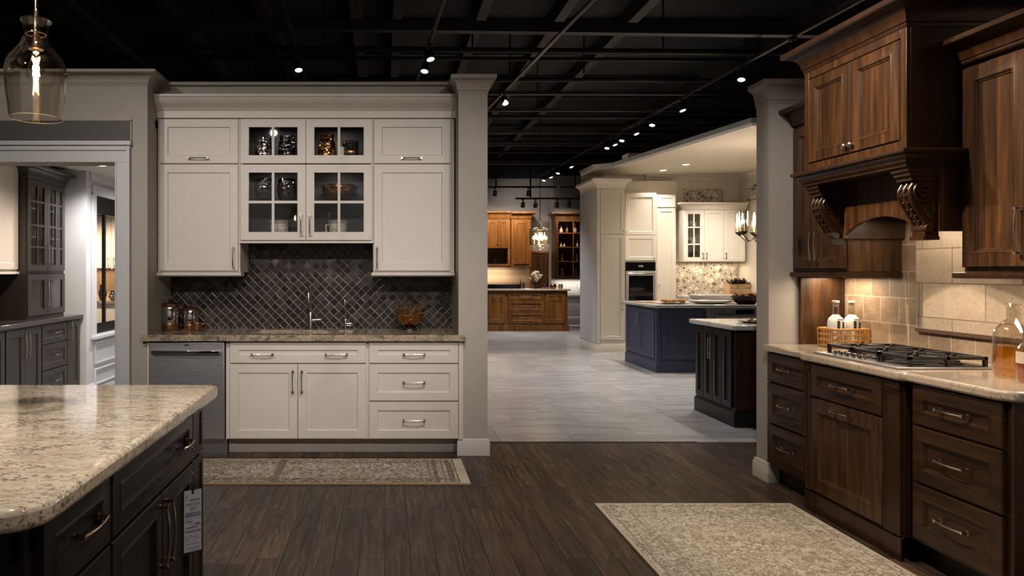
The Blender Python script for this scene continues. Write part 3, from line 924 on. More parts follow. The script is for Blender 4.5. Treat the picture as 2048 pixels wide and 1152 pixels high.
# middle, glazed
x0 = ux(480); w = ux(745.5) - x0
t = thing('glass_cabinet', 'white glass fronted wall cabinet in the middle above the sink', 'cabinet', (x0, YU, 0))
zb = uz(483)
zsh, zs2 = uz(327.5), 1.945
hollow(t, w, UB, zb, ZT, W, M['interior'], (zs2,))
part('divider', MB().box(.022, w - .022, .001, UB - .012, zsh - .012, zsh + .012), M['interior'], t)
part('stile', MB().box(ux(611.6) - x0 - .012, ux(611.6) - x0 + .012, .001, .03, zb + .022, ZT - .022), W, t)
lx = lambda p: ux(p) - x0
R_ = lx(497) - lx(481)
for a, b, hx in ((481, 611, None), (612.3, 743.5, None)):
    front(t, 'glass', lx(a), lx(b), uz(326.5), uz(238), W, None, (), HB, grid=(2, ()), rail=R_)
    left = a < 500
    front(t, 'glass', lx(a), lx(b), uz(480), uz(329), W, None, [((lx(602.5) - lx(481)) if left else (lx(620) - lx(612.3)), uz(450) - uz(480), .155, 'v')], HB, grid=(2, (uz(404) - uz(480),)), rail=R_)
part('light_rail', MB().box(-.004, w + .004, -.026, .10, -.012, 0), W, t, (0, 0, zb - .0005))
# crown over all three
cr = MB().prism([(YU + .02, ZT + .001), (YU - .022, ZT + .001)] + [(YU - .022 - o_, z_) for o_, z_ in ((0, ZT + .055), (.008, ZT + .062), (.010, ZT + .072), (.016, ZT + .078), (.028, ZT + .092), (.046, ZT + .105), (.060, ZT + .125), (.066, ZT + .150), (.074, ZT + .156), (.074, ZT + .172))] + [(YU + .02, ZT + .172)], ux(311), ux(911.5), 'x')
solid('crown_molding', cr, W, 'white crown molding across the top of the three wall cabinets', 'molding')

# contents of the glazed cabinet
def vessel(name, label, cat, px, d, z, prof, m, seg=28, extra=None, group=None):
    t = thing(name, label, cat, (X(px, d), d, z), group=group)
    part('vessel', MB().lathe(prof, seg), m, t)
    if extra: extra(t)
    return t


zj, zm, zl = zsh + .0125, zs2 + .0095, zb + .0225
jar = lambda r, h: [(r * .75, 0), (r * .95, .015), (r, h * .45), (r * .92, h * .75), (r * .8, h * .88), (r * .85, h), (r * .79, h), (r * .74, h * .88), (r * .85, h * .7), (r * .93, h * .4), (1e-5, .02)]
vessel('glass_jar', 'silvery bubbled jar on the top shelf, first from the left', 'jar', 528, 5.74, zj, jar(.074, .215), M['mirror_silver'], group='jars on the top cabinet shelf')
vessel('glass_jar', 'dark mirrored pitcher-like jar on the top shelf, second from the left', 'jar', 575, 5.76, zj, jar(.076, .235), M['mirror_dark'], group='jars on the top cabinet shelf')
vessel('glass_jar', 'amber mirrored jar with a wide lip on the top shelf', 'jar', 654, 5.74, zj, [(.055, 0), (.07, .02), (.075, .10), (.068, .17), (.05, .205), (.062, .238), (.055, .238), (.044, .205), (.06, .16), (1e-5, .02)], M['mirror_copper'], group='jars on the top cabinet shelf')
vessel('glass_jar', 'banded clear jar on the top shelf next to the white candle', 'jar', 701, 5.76, zj, [(.062, 0), (.068, .02), (.068, .10), (.064, .11), (.07, .12), (.066, .19), (.06, .19), (.06, .02), (1e-5, .01)], M['smoke'], group='jars on the top cabinet shelf',
       extra=lambda t: part('band', MB().lathe([(.0695, .085), (.071, .09), (.071, .105), (.0695, .11)], 28), M['copper'], t))
solid('pillar_candle', MB().lathe([(.022, 0), (.022, .13), (.018, .136), (1e-5, .136)], 16), M['milk'], 'short white candle between the two jars at top right', 'candle', (X(683, 5.70), 5.70, zj))
bowl_r = lambda r, h: [(r * .5, 0), (r * .8, h * .15), (r, h * .5), (r * .92, h * .85), (r * .8, h), (r * .76, h), (r * .88, h * .82), (r * .94, h * .5), (r * .7, h * .16), (1e-5, h * .08)]
vessel('fishbowl_vase', 'round dark mirrored bowl on the middle shelf, left of the pair', 'vase', 530, 5.76, zm, bowl_r(.086, .185), M['mirror_dark'], group='pair of round mirrored bowls')
vessel('fishbowl_vase', 'round dark mirrored bowl on the middle shelf, right of the pair', 'vase', 574, 5.78, zm, bowl_r(.083, .190), M['mirror_dark'], group='pair of round mirrored bowls')
vessel('serving_bowl', 'wide copper mirrored bowl on the middle shelf', 'bowl', 679, 5.797, zm, [(.06, 0), (.09, .02), (.135, .08), (.149, .115), (.141, .138), (.134, .138), (.128, .085), (.08, .03), (1e-5, .022)], M['mirror_copper'], 36)
crock = [(.055, 0), (.068, .01), (.072, .10), (.070, .125), (.088, .150), (.083, .151), (.064, .125), (.064, .02), (1e-5, .015)]
def crock_x(kind):
    def f(t):
        if kind:
            part('handle', MB().tube([(-.07, 0, .125), (-.098, 0, .115), (-.095, 0, .06), (-.069, 0, .045)], .007, 8), M['speckle'], t)
    return f


vessel('speckled_crock', 'speckled ceramic crock on the bottom shelf behind the left glass door', 'crock', 559, 5.75, zl, crock, M['speckle'], extra=crock_x(0), group='speckled ceramic crocks')
vessel('speckled_crock', 'speckled ceramic pitcher on the bottom shelf behind the right glass door', 'crock', 676, 5.75, zl, crock, M['speckle'], extra=crock_x(1), group='speckled ceramic crocks')
solid('glass_stopper', MB().lathe([(.03, 0), (.012, .17), (.010, .185), (.030, .195), (.032, .205), (1e-5, .207)], 18), M['glass'], 'glass stopper rising behind the left speckled crock', 'glassware', (X(561, 5.87), 5.87, zl))
solid('glass_carafe', MB().lathe([(.03, 0), (.034, .02), (.026, .12), (.019, .17), (.021, .235), (.018, .235), (.017, .17), (1e-5, .02)], 18), M['glass'], 'slim glass carafe behind the right speckled pitcher', 'glassware', (X(659, 5.88), 5.88, zl))

# long runner
o = solid('runner_rug', MB().box(-1.75, .56, 4.634, 5.245, .0005, .010), M['rug_long'], 'long patterned runner rug on the plank floor before the sink cabinets', 'rug')
bb = MB()
for xx, ww_ in ((-.76, .05), (.30, .012), (.335, .03), (.40, .008), (.43, .03), (.485, .008)):
    part('cross_band', MB().box(xx, xx + ww_, 4.66, 5.22, .0095, .0106), M['band_weave'], o)
part('fringe_edge', MB().box(.50, .56, 4.634, 5.245, .009, .0105), M['label'], o)
# ================================================================ DARK WALNUT COOKING WALL (faces -x; local x runs toward the camera)
RZ = -PI / 2
WN, WP = M['walnut'], M['walnut_plain']
NK = M['nickel']


def rcab(name, label, cat, face, yfar):
    return thing(name, label, cat, (face, yfar, 0), RZ)


def drawers3(t, a, b, hl):
    for z0, z1 in ((.135, .395), (.405, .665), (.675, .862)):
        front(t, 'drawer', a, b, z0, z1, M['walnut_h'], MOLDED(), [((b - a) / 2, (z1 - z0) * .52, hl, 'h')], NK)


# far stack
FA, FB, FC = 2.542, 2.492, 2.527            # box faces: far stack, cooktop cabinet, near stack
DW = WX - .014
t = rcab('drawer_base_cabinet', 'dark walnut three drawer base cabinet against the stub wall', 'cabinet', FA, 4.695)
body_box(t, .505, DW - FA, .115, .868, WP, .115, .06, M['black'])
drawers3(t, .012, .475, .13)
# cooktop cabinet, stepped forward
t = rcab('cooktop_base_cabinet', 'dark walnut cabinet below the cooktop with pilasters and one pull-out door', 'cabinet', FB, 4.188)
wd = 4.188 - 3.408
part('body', MB().box(0, wd, 0, DW - FB, .115, .868), WP, t, bevel=.002)
part('toe_kick', MB().box(.02, wd - .02, .06, DW - FB, 0, .115), M['black'], t)
part('plinth', MB().prism([(-.012, .0), (.0, .0), (.0, .119), (-.012, .105)], .0, wd, 'x').box(0, .09, -.018, .0, .0, .112).box(wd - .12, wd, -.018, 0, 0, .112), WP, t, bevel=.003)
for a, b in ((.003, .058), (wd - .118, wd - .003)):
    p = part('pilaster', MB().rings(b - a, .70, SLAB(.02, .014), 0, 0), WP, t, (a, 0, .12))
    part('cap', MB().rings(b - a, .038, SLAB(.024, .006), 0, 0).box(.0, b - a, -.026, 0, -.006, .0), WP, p, (0, 0, .704))
a, b = .064, wd - .124
front(t, 'drawer', a, b, .675, .862, M['walnut_h'], MOLDED(), [((b - a) / 2, .095, .14, 'h')], NK)
front(t, 'door', a, b, .130, .665, WN, MOLDED(.022, .068), [((b - a) / 2, .497, .14, 'h')], NK)
# near stack
t = rcab('drawer_base_cabinet', 'dark walnut three drawer base cabinet nearest the camera', 'cabinet', FC, 3.404)
wn = 3.404 - 2.862
body_box(t, wn, DW - FC, .115, .868, WP, .115, .06, M['black'])
drawers3(t, .030, wn - .020, .15)
part('end_panel', MB().box(wn, wn + .012, -.001, DW - FC, .0, .868), WP, t)

# stepped stone counter
pts = [(2.495, 4.697), (2.495, 4.235), (2.480, 4.215), (2.455, 4.205), (2.455, 3.405), (2.470, 3.395), (2.482, 3.385), (2.482, 2.90), (2.525, 2.832), (WX - .014, 2.832), (WX - .014, 4.697)]
o = solid('countertop', MB().prism(pts, .870, .914, 'z'), M['limestone'], 'beige stone counter stepping out under the cooktop', 'countertop', bevel=.012, bseg=3)

# cooktop
t = thing('gas_cooktop', 'black gas cooktop with cast iron grates set in the beige counter', 'cooktop', (2.515, 4.17, .915), RZ)
cw, cd = .69, .47
part('tray', MB().box(0, cw, 0, cd, 0, .010), M['steel'], t, bevel=.004)
part('well', MB().box(.015, cw - .015, .075, cd - .015, .0095, .0115), M['iron'], t)
gw = (cw - .03) / 3
for i in range(3):
    g = MB()
    a, b, y0, y1, z0, z1 = .005, gw - .005, .07, cd - .012, .044, .058
    g.box(a, b, y0, y0 + .015, z0, z1).box(a, b, y1 - .015, y1, z0, z1).box(a, a + .015, y0, y1, z0, z1).box(b - .015, b, y0, y1, z0, z1)
    mx, my = (a + b) / 2, (y0 + y1) / 2
    g.box(a, b, my - .007, my + .007, z0, z1)
    for yy in (y0 + (y1 - y0) * .25, y0 + (y1 - y0) * .75):
        for k in range(4):
            an = PI / 4 + PI / 2 * k
            ca, sa = math.cos(an), math.sin(an)
            g.tube([(mx + ca * .024, yy + sa * .024, .052), (mx + ca * .11, yy + sa * .095, .052)], .0072, 6)
    for cx in (a, b - .016):
        for cy in (y0, my - .008, y1 - .016):
            g.box(cx, cx + .016, cy, cy + .016, .0117, z0)
    part('grate', g, M['iron'], t, (.015 + i * gw, 0, 0))
    for yy in (.07 + .385 * .25, .07 + .385 * .75):
        part('burner', MB().lathe([(.05, .0116), (.05, .018), (.038, .022), (.036, .030), (1e-5, .032)], 20), M['iron'], t, (.015 + i * gw + gw / 2, yy, 0))
for i in range(5):
    part('knob', MB().lathe([(.020, .010), (.020, .014), (.0165, .016), (.015, .034), (1e-5, .036)], 16), M['nickel'], t, (.16 + i * .052, .038, 0))

# basket with bottles against the stub wall
bxc, byc = 2.905, 4.50
t = thing('wire_basket', 'golden woven open basket in the counter corner', 'basket', (bxc, byc, .915))
hw, hd, hh = .112, .075, .115
g = MB()
for z in (.008, .045, .08, hh):
    g.tube([(-hw, -hd, z), (hw, -hd, z), (hw, hd, z), (-hw, hd, z)], .0055 if z < hh else .0075, 6, True)
for i in range(9):
    x = -hw + 2 * hw * i / 8
    for s in (-1, 1):
        g.tube([(x, s * hd, .005), (x + (.006 if i % 2 else -.006), s * hd, hh)], .005, 6)
for i in range(1, 5):
    for s in (-1, 1):
        y = -hd + 2 * hd * i / 5
        g.tube([(s * hw, y, .005), (s * hw, y, hh)], .005, 6)
for i in range(6):
    x = hw * .35 + i * .014
    g.tube([(x, -hd - .003, .01 + .02 * (i % 3)), (x + .02, -hd - .003, .06 + .01 * (i % 2)), (x + .012, -hd - .003, hh)], .0045, 5)
part('weave', g, M['wicker'], t)
part('base', MB().box(-hw, hw, -hd, hd, .0, .006), M['wicker'], t)


def milk_bottle(dx, dy, label):
    t = thing('swing_top_bottle', label, 'bottle', (bxc + dx, byc + dy, .9225), group='white bottles in the basket')
    part('body', MB().lathe([(.043, 0), (.046, .01), (.046, .150), (.040, .175), (.024, .192), (.0175, .2), (1e-5, .2)], 24), M['milk'], t)
    part('neck', MB().lathe([(.0175, .200), (.0165, .255), (.0195, .26), (.0195, .272), (.014, .272), (.013, .2)], 20), M['glass'], t)
    part('stopper', MB().lathe([(.0125, .250), (.0125, .274), (.021, .275), (.021, .287), (1e-5, .288)], 18), M['milk'], t)
    pr = MB()
    for a0, z0, wa, h in ((-1.95, .112, .35, .05), (-1.25, .100, .45, .055), (-1.9, .168, .7, .004), (-1.2, .165, .5, .006)):
        n0 = 6
        vs = []
        for k in range(n0 + 1):
            a = a0 + wa * k / n0
            r = .0464 if z0 < .15 else .0436
            vs += [(r * math.cos(a), r * math.sin(a), z0), (r * math.cos(a), r * math.sin(a), z0 + h)]
        pr.add(vs, [(2 * k, 2 * k + 2, 2 * k + 3, 2 * k + 1) for k in range(n0)])
    part('label_print', pr, M['print'], t)


milk_bottle(-.058, -.015, 'white swing top bottle at the wood panel side of the basket')
milk_bottle(.040, -.022, 'white swing top bottle at the tiled wall side of the basket')

# oil bottles at the near end
def oil_bottle(name, label, x, y, prof_out, liquid_top, r):
    t = thing(name, label, 'bottle', (x, y, .915), group='glass bottles of amber oil')
    inner = [(max(1e-5, a - .004), b) for a, b in prof_out[::-1]]
    inner[-1] = (1e-5, .006)
    part('glass_body', MB().lathe(prof_out + inner, 32), M['glass'], t)
    part('oil', MB().lathe([(r - .008, .008), (r - .005, .014), (r - .005, liquid_top), (1e-5, liquid_top)], 28), M['amber'], t)
    return t


oil_bottle('oil_bottle', 'tall clear glass bottle half full of amber oil', 2.845, 3.215, [(.070, 0), (.075, .008), (.075, .185), (.070, .215), (.045, .248), (.030, .26), (.027, .272), (.027, .315), (.033, .335)], .145, .075)
t = oil_bottle('oil_jar', 'short amber oil bottle with a parchment label', 2.792, 3.062, [(.050, 0), (.055, .008), (.055, .115), (.048, .155), (.030, .175), (.028, .19), (.031, .2)], .105, .055)
pr = MB()
vs = []
for k in range(13):
    a = PI * .85 + PI * .9 * k / 12
    vs += [(.0562 * math.cos(a), .0562 * math.sin(a), .085), (.0562 * math.cos(a), .0562 * math.sin(a), .135)]
pr.add(vs, [(2 * k, 2 * k + 2, 2 * k + 3, 2 * k + 1) for k in range(12)])
part('label', pr, M['label'], t)

# wall cabinets
def light_rail(t, a, b, z, ml=.0, mr=.0, m=None, d=.3):
    part('light_rail', MB().prism([(-.022, 0), (-.034, -.006), (-.037, -.016), (-.034, -.026), (-.024, -.032), (d, -.032), (d, 0)], a - ml, b + mr, 'x'), m or WP, t, (0, 0, z))


UF = 2.712
t = rcab('wall_cabinet', 'dark walnut two door wall cabinet between the stub wall and the hood', 'cabinet', UF, 4.695)
uw = 4.695 - 4.156
part('body', MB().box(0, uw, 0, WX - .014 - UF, 1.392, 2.36), WN, t, bevel=.002)
front(t, 'door', .010, uw / 2 - .002, 1.41, 2.33, WN, MOLDED(), [(uw / 2 - .036, .14, .17, 'v')], NK)
front(t, 'door', uw / 2 + .002, uw - .010, 1.41, 2.33, WN, MOLDED(), [(.022, .14, .17, 'v')], NK)
light_rail(t, 0, uw, 1.3915, 0, .012, None, WX - .02 - UF)
part('crown', MB().sweep([(0, .2), (0, -.022), (uw - .002, -.022)], crown_prof(2.35, 2.455, .085), 1), WP, t)
# panel on the stub wall
solid('side_panel', MB().box(2.735, WX - .014, 4.672, 4.698, .916, 1.357), WN, 'dark wood panel on the stub wall behind the basket', 'panel', bevel=.002)

t = rcab('wall_cabinet', 'dark walnut wall cabinet at the right edge beside the hood', 'cabinet', 2.722, 3.335)
part('body', MB().box(0, .66, 0, WX - .014 - 2.722, 1.395, 2.37), WN, t, bevel=.002)
front(t, 'door', .010, .350, 1.415, 2.34, WN, MOLDED(.022, .06), [(.310, .155, .19, 'v')], NK)
front(t, 'door', .354, .650, 1.415, 2.34, WN, MOLDED(.022, .06), [(.030, .155, .19, 'v')], NK)
light_rail(t, 0, .66, 1.3945, .030, 0, None, WX - .02 - 2.722)
part('crown', MB().sweep([(-.001, .3), (-.001, -.022), (.66, -.022)], crown_prof(2.36, 2.475, .088), 1), WP, t)

# hood
HF, HY = 2.472, 4.150
hw_ = 4.150 - 3.338
t = rcab('range_hood', 'carved dark walnut range hood with corbels above the cooktop', 'range hood', HF, HY)
hd_ = WX - .014 - HF
part('body', MB().box(0, hw_, 0, hd_, 1.955, 2.56), WP, t, bevel=.002)
part('face_frame', MB().box(0, .04, -.02, 0, 1.965, 2.555).box(hw_ - .04, hw_, -.02, 0, 1.965, 2.555).box(.04, hw_ - .04, -.02, 0, 1.965, 2.015).box(.04, hw_ - .04, -.02, 0, 2.505, 2.555), WN, t, bevel=.002)
mid = hw_ / 2
front(t, 'door', .044, mid - .002, 2.02, 2.50, WN, MOLDED(.024, .05), [(mid - .002 - .044 - .022, .04, 0, 'k')], NK)
front(t, 'door', mid + .002, hw_ - .044, 2.02, 2.50, WN, MOLDED(.024, .05), [(.022, .04, 0, 'k')], NK)
part('crown', MB().sweep([(0, hd_), (0, -.02), (hw_, -.02), (hw_, hd_)], crown_prof(2.545, 2.68, .092), 1), WP, t)
mantel = [(-.02, 1.890), (.004, 1.890), (.004, 1.904), (.010, 1.904), (.010, 1.911), (.016, 1.911), (.018, 1.922), (.024, 1.932), (.034, 1.940), (.038, 1.942), (.038, 1.949), (.050, 1.949), (.054, 1.954), (.054, 1.963), (.050, 1.969), (-.02, 1.969)]
part('mantel', MB().sweep([(0, hd_), (0, -.02), (hw_, -.02), (hw_, hd_)], mantel, 1), WP, t)
part('soffit', MB().box(0.001, hw_ - .001, -.018, hd_, 1.896, 1.954), WP, t)
ay = .135                                      # apron set back behind the corbels
ap = [(0, 1.585), (.12, 1.585)]
for i in range(13):
    u = i / 12
    ap.append((.12 + (hw_ - .24) * u, 1.60 + .085 * math.sin(PI * u) ** .8))
ap += [(hw_ - .12, 1.585), (hw_, 1.585), (hw_, 1.895), (0, 1.895)]
part('apron', MB().prism([(a, b) for a, b in ap], ay, ay + .022, 'y'), WN, t)
part('side_panel', MB().box(0, .02, ay + .022, hd_, 1.585, 1.895), WP, t)
part('side_panel', MB().box(hw_ - .02, hw_, ay + .022, hd_, 1.585, 1.895), WP, t)
part('liner', MB().box(.021, hw_ - .021, ay + .023, hd_, 1.87, 1.89), M['blackmetal'], t)


def corbel(x0, x1):
    """S-scroll bracket, outline in the local y-z plane (y toward the wall is +)"""
    b = MB()
    # stepped abacus
    for y0, z0, z1, e in ((-.012, 1.868, 1.893, .012), (-.002, 1.848, 1.868, .007), (.010, 1.826, 1.848, .003)):
        b.box(x0 - e, x1 + e, y0, ay, z0, z1)
    front_, back_ = [], []
    c1, r1 = (.070, 1.765), .060                 # big volute
    S_ = [(.070, 1.826), (.030, 1.815), (.012, 1.785), (.012, 1.755), (.024, 1.722), (.044, 1.690), (.062, 1.660), (.078, 1.635), (.086, 1.612), (.086, 1.600)]
    S2 = [(ay, 1.600), (ay, 1.826)]
    b.prism(S_ + S2, x0 + .004, x1 - .004, 'x')
    for xs in (x0 + .012, (x0 + x1) / 2, x1 - .012):
        b.tube([(xs, p[0], p[1]) for p in S_], .0085, 8)
    for i in range(6):
        b.sphere(.0065, ((x0 + x1) / 2 - .014, S_[2 + i][0] - .006, S_[2 + i][1]), 8, 5)
        b.sphere(.0065, ((x0 + x1) / 2 + .014, S_[2 + i][0] - .006, S_[2 + i][1]), 8, 5)
    for xs, sg in ((x0 + .004, -1), (x1 - .004, 1)):
        pts = []
        for i in range(34):
            a = i / 33 * 2 * PI * 2.1
            r = .052 * (1 - i / 33 * .86)
            pts.append((xs + sg * .002, .074 + r * math.cos(a + 2), 1.768 + r * math.sin(a + 2)))
        b.tube(pts, .0065, 6)
        b.tube([(xs + sg * .002, .070, 1.706), (xs + sg * .002, .088, 1.672), (xs + sg * .002, .106, 1.640), (xs + sg * .002, .112, 1.616)], [.006, .009, .007, .004], 6)
        b.tube([(xs + sg * .002, .112, 1.715), (xs + sg * .002, .120, 1.690), (xs + sg * .002, .110, 1.665)], [.004, .008, .003], 6)
    b.lathe([(.020, x0 - .002), (.022, x0 + .004), (.022, x1 - .004), (.020, x1 + .002)], 16, (0, .098, 1.600), 'x')
    b.box(x0 + .006, x1 - .006, .080, ay + .01, 1.562, 1.585).box(x0, x1, .070, ay + .01, 1.545, 1.562)
    return b


part('corbel', corbel(.012, .105), WP, t)
part('corbel', corbel(hw_ - .105, hw_ - .012), WP, t)

o = solid('area_rug', MB().box(1.25, 2.42, 2.0, 4.24, .0005, .011), M['rug_big'], 'large cream patterned rug on the plank floor before the walnut cabinets', 'rug')
# ================================================================ FOREGROUND ISLAND
BL = M['black']
IF, IY0, IY1 = -.775, 1.53, 2.955
t = thing('kitchen_island', 'black kitchen island cabinet under the cream granite slab in the foreground', 'island', (IF, IY0, 0), PI / 2)
body_box(t, IY1 - IY0, 1.25, .10, .862, BL, .10, .06)
cuts = (0, 1.956 - IY0, 2.79 - IY0, IY1 - IY0)
HW = M['bronze']
front(t, 'drawer', .035, cuts[1] - .006, .655, .852, BL, MOLDED(), [(.225, .10, .15, 'h')], HW)
front(t, 'drawer', .035, cuts[1] - .006, .115, .645, BL, MOLDED(), [((cuts[1] - .04) / 2, .42, .15, 'h')], HW)
front(t, 'drawer', cuts[1] + .006, cuts[2] - .006, .655, .852, BL, MOLDED(), [(2.63 - IY0 - cuts[1] - .006, .10, .13, 'h')], HW)
mid = (cuts[1] + cuts[2]) / 2 + .03
front(t, 'door', cuts[1] + .006, mid - .002, .115, .645, BL, MOLDED(), [(mid - cuts[1] - .038, .395, .20, 'v')], HW)
front(t, 'door', mid + .002, cuts[2] - .006, .115, .645, BL, MOLDED(), [(.032, .395, .20, 'v')], HW)
part('end_stile', MB().rings(cuts[3] - cuts[2] - .008, .197, SLAB(.02, .03), 0, 0).rings(cuts[3] - cuts[2] - .008, .53, SLAB(.02, .03), 0, -.54), BL, t, (cuts[2] + .004, 0, .655))
for k in range(2):                               # panels on the end that faces the camera
    part('end_panel', MB().rings(.58, .72, MOLDED(.02, .07)), BL, t, (-.0005, .60 + .62 * k, .12), (0, 0, -PI / 2))

pts = []
def corner(cx, cy, r, a0, a1, n=6):
    for i in range(n + 1):
        a = a0 + (a1 - a0) * i / n
        pts.append((cx + r * math.cos(a), cy + r * math.sin(a)))


IX1, IX0, ya, yb = -.705, -2.1, 1.425, 3.03
pts.append((IX0, ya))
corner(IX1 - .105, ya + .105, .105, -PI / 2, 0, 7)
corner(IX1 - .05, yb - .05, .05, 0, PI / 2, 5)
pts.append((IX0, yb))
o = solid('countertop', MB().prism(pts, .863, .914, 'z'), M['granite'], 'thick polished cream granite slab on the black island', 'countertop', bevel=.014, bseg=3)

# tag hung on the drawer pull
tx, ty = IF + .062, 2.63
t = thing('price_tag', 'long printed card in a clear sleeve hanging from the black island drawer pull', 'tag', (tx, ty, .755), -.62 + PI / 2 - .35)
c0 = MB()
n = 16
part('chain', MB().tube([(0, 0, -.008)] + [(.006 * math.sin(i * 1.9), .004 * math.cos(i * 1.7), -.010 - .007 * i) for i in range(n)], .0013, 5), M['nickel'], t)
part('hook', MB().tube([(.004 + .008 * math.cos(a), 0, -.128 + .010 * math.sin(a)) for a in [PI * .9 - i * .35 for i in range(10)]] + [(.004, 0, -.15)], .002, 6), M['nickel'], t)
cd_ = part('card', MB().box(-.032, .034, -.0006, .0006, -.395, -.168), M['card'], t)
part('sleeve', MB().box(-.037, .038, -.0016, -.0012, -.405, -.138).box(-.037, .038, .0012, .0016, -.405, -.138), M['plastic'], t)
part('clip', MB().box(-.004, .006, -.0035, .0035, -.172, -.140), M['nickel'], t)
pr, pg = MB(), MB()
pr.lathe([(.005, -.0012), (.005, .0012)], 10, (.001, 0, -.179), 'y')
def line(x0, x1, z, h=.0022):
    pr.box(x0, x1, -.00095, .00095, z - h, z)


yy = -.193
line(-.028, -.017, -.188, .001); line(-.027, -.018, -.194, .002)
x = -.010
for k in range(9):
    line(x, x + .0028, -.203 + (.001 if k % 3 else .0), .0062 if k % 2 else .0045); x += .0042
for z, a, b in ((-.217, -.026, .030), (-.222, -.024, .030), (-.230, -.012, .018), (-.236, -.012, .016), (-.242, -.006, .008)):
    x = a
    while x < b:
        l = RND.uniform(.003, .009); line(x, min(b, x + l), z); x += l + .0022
pg.box(-.028, .031, -.0009, .0009, -.268, -.250).box(-.028, .031, -.0009, .0009, -.325, -.316)
pg.box(-.028, .000, -.0009, .0009, -.288, -.281).box(.012, .031, -.0009, .0009, -.300, -.290).box(-.026, .020, -.0009, .0009, -.310, -.305)
for z in (-.275, -.294, -.303, -.335, -.341, -.347, -.354, -.366, -.380, -.389):
    x = -.026
    while x < .029:
        l = RND.uniform(.004, .014)
        if RND.random() < .75: line(x, min(.03, x + l), z, .0016)
        x += l + .003
part('photo_print', pg, M['cardgrey'], cd_)
part('printed_lines', pr, M['print'], cd_)

# pendant
px_, pd = 72, 2.30
pxx = X(px_, pd)
t = thing('pendant_lamp', 'clear glass bell pendant lamp hanging over the cream granite island', 'pendant lamp', (pxx, pd, 2.21))
prof = [(.044, .0), (.040, -.012), (.0385, -.030), (.039, -.052), (.046, -.078), (.062, -.100), (.080, -.122), (.090, -.145), (.0945, -.17), (.093, -.20), (.088, -.25), (.080, -.318)]
part('glass_shade', MB().lathe(prof + [(prof[-1][0] - .0022, prof[-1][1])] + [(r - .0022, z) for r, z in prof[-2::-1]], 40), M['glass'], t)
part('rim', MB().tube([(.0795 * math.cos(a), .0795 * math.sin(a), -.318) for a in [2 * PI * i / 40 for i in range(40)]], .0014, 6, True), M['lit_glass_edge'], t)
part('neck_ring', MB().tube([(.0435 * math.cos(a), .0435 * math.sin(a), -.002) for a in [2 * PI * i / 32 for i in range(32)]], .004, 8, True), M['glass'], t)
part('stem', MB().tube([(0, 0, -.02), (0, 0, 2.385)], .0062, 10).lathe([(.009, -.03), (.009, .03), (.006, .035)], 12), M['bronze'], t)
s = part('socket', MB().lathe([(.012, -.022), (.012, -.085), (.021, -.088), (.023, -.094), (.012, -.096)], 18).tube([(.030 * math.cos(a), .030 * math.sin(a), -.044) for a in [2 * PI * i / 24 for i in range(24)]], .003, 6, True), M['bronze'], t)
b = part('bulb', MB().lathe([(.010, -.096), (.016, -.125), (.027, -.165), (.026, -.185), (.014, -.200), (1e-5, -.206)], 20), M['glass'], t)
part('filament', MB().tube([(.011 * math.cos(k * 2.1), .011 * math.sin(k * 2.1), -.120 - .0075 * (k % 2) * 8) for k in range(10)], .0022, 6), M['bulb'], b)
point_light('pendant_light', (pxx, pd, 2.06), 4., (1, .66, .34), .012)
# ================================================================ SIDE ROOM (through the cased opening)
CH = M['charcoal']
BX = -3.42                                       # base cabinet fronts (face +x, local x = depth away from the camera)
P90 = PI / 2
def sy(px, x): return x * FPX / (px - VX)       # depth of a pixel column on a plane x


t = thing('base_cabinet', 'charcoal base cabinets with drawers in the side room below the hutch', 'cabinet', (BX, 5.62, 0), P90)
bw = 7.93 - 5.62
body_box(t, bw, .57, .11, .868, CH, .11, .06, M['black'])
q = lambda px: sy(px, BX) - 5.62
a0, a1, a2, a3, a4 = q(8), q(46), q(79), q(131), q(156)
front(t, 'door', .02, a0 - .02, .13, .85, CH, SHAKER(.02, .07), [(.40, .60, .16, 'v')], NK)
front(t, 'door', a0, a1 - .002, .13, .85, CH, SHAKER(.02, .07), [(a1 - a0 - .035, .56, .20, 'v')], NK)
front(t, 'door', a1 + .002, a2, .13, .85, CH, SHAKER(.02, .07), [(.032, .56, .20, 'v')], NK)
for z0, z1 in ((.13, .39), (.40, .65), (.66, .85)):
    front(t, 'drawer', a2 + .02, a3 - .006, z0, z1, CH, SHAKER(.02, .055), [((a3 - a2) / 2, (z1 - z0) * .55, .14, 'h')], NK)
front(t, 'door', a3 + .006, a4, .13, .85, CH, SHAKER(.02, .06), [(.05, .62, .20, 'v')], NK)
solid('countertop', MB().box(-3.998, BX + .045, 5.62, 7.955, .869, .912), M['darkstone'], 'dark stone countertop on the charcoal cabinets in the side room', 'countertop', bevel=.008)

HX = -3.545
hy0, hy1 = sy(51, HX), 7.83
t = thing('hutch_cabinet', 'tall charcoal hutch with glass doors standing on the dark counter in the side room', 'hutch', (HX, hy0, .9125), P90)
hw2 = hy1 - hy0
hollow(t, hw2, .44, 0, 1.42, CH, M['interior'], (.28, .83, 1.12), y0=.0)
part('mid_rail', MB().box(.021, hw2 - .021, .001, .43, .458, .482), CH, t)
for a, b, s in ((.012, hw2 / 2 - .002, 0), (hw2 / 2 + .002, hw2 - .012, 1)):
    ww = b - a
    front(t, 'glass', a, b, .485, 1.405, CH, None, [((ww - .026) if s == 0 else .026, .17, .19, 'v')], NK, grid=(2, (.24, .46, .70)), rail=.06, glass=M['pane'])
    front(t, 'glass', a, b, .03, .452, CH, None, [((ww - .026) if s == 0 else .026, .21, .26, 'v')], NK, grid=(1, ()), rail=.062, glass=M['smoke'])
part('crown', MB().sweep([(0, .44), (0, -.02), (hw2, -.02), (hw2, .44)], crown_prof(1.41, 1.545, .085), 1), CH, t)
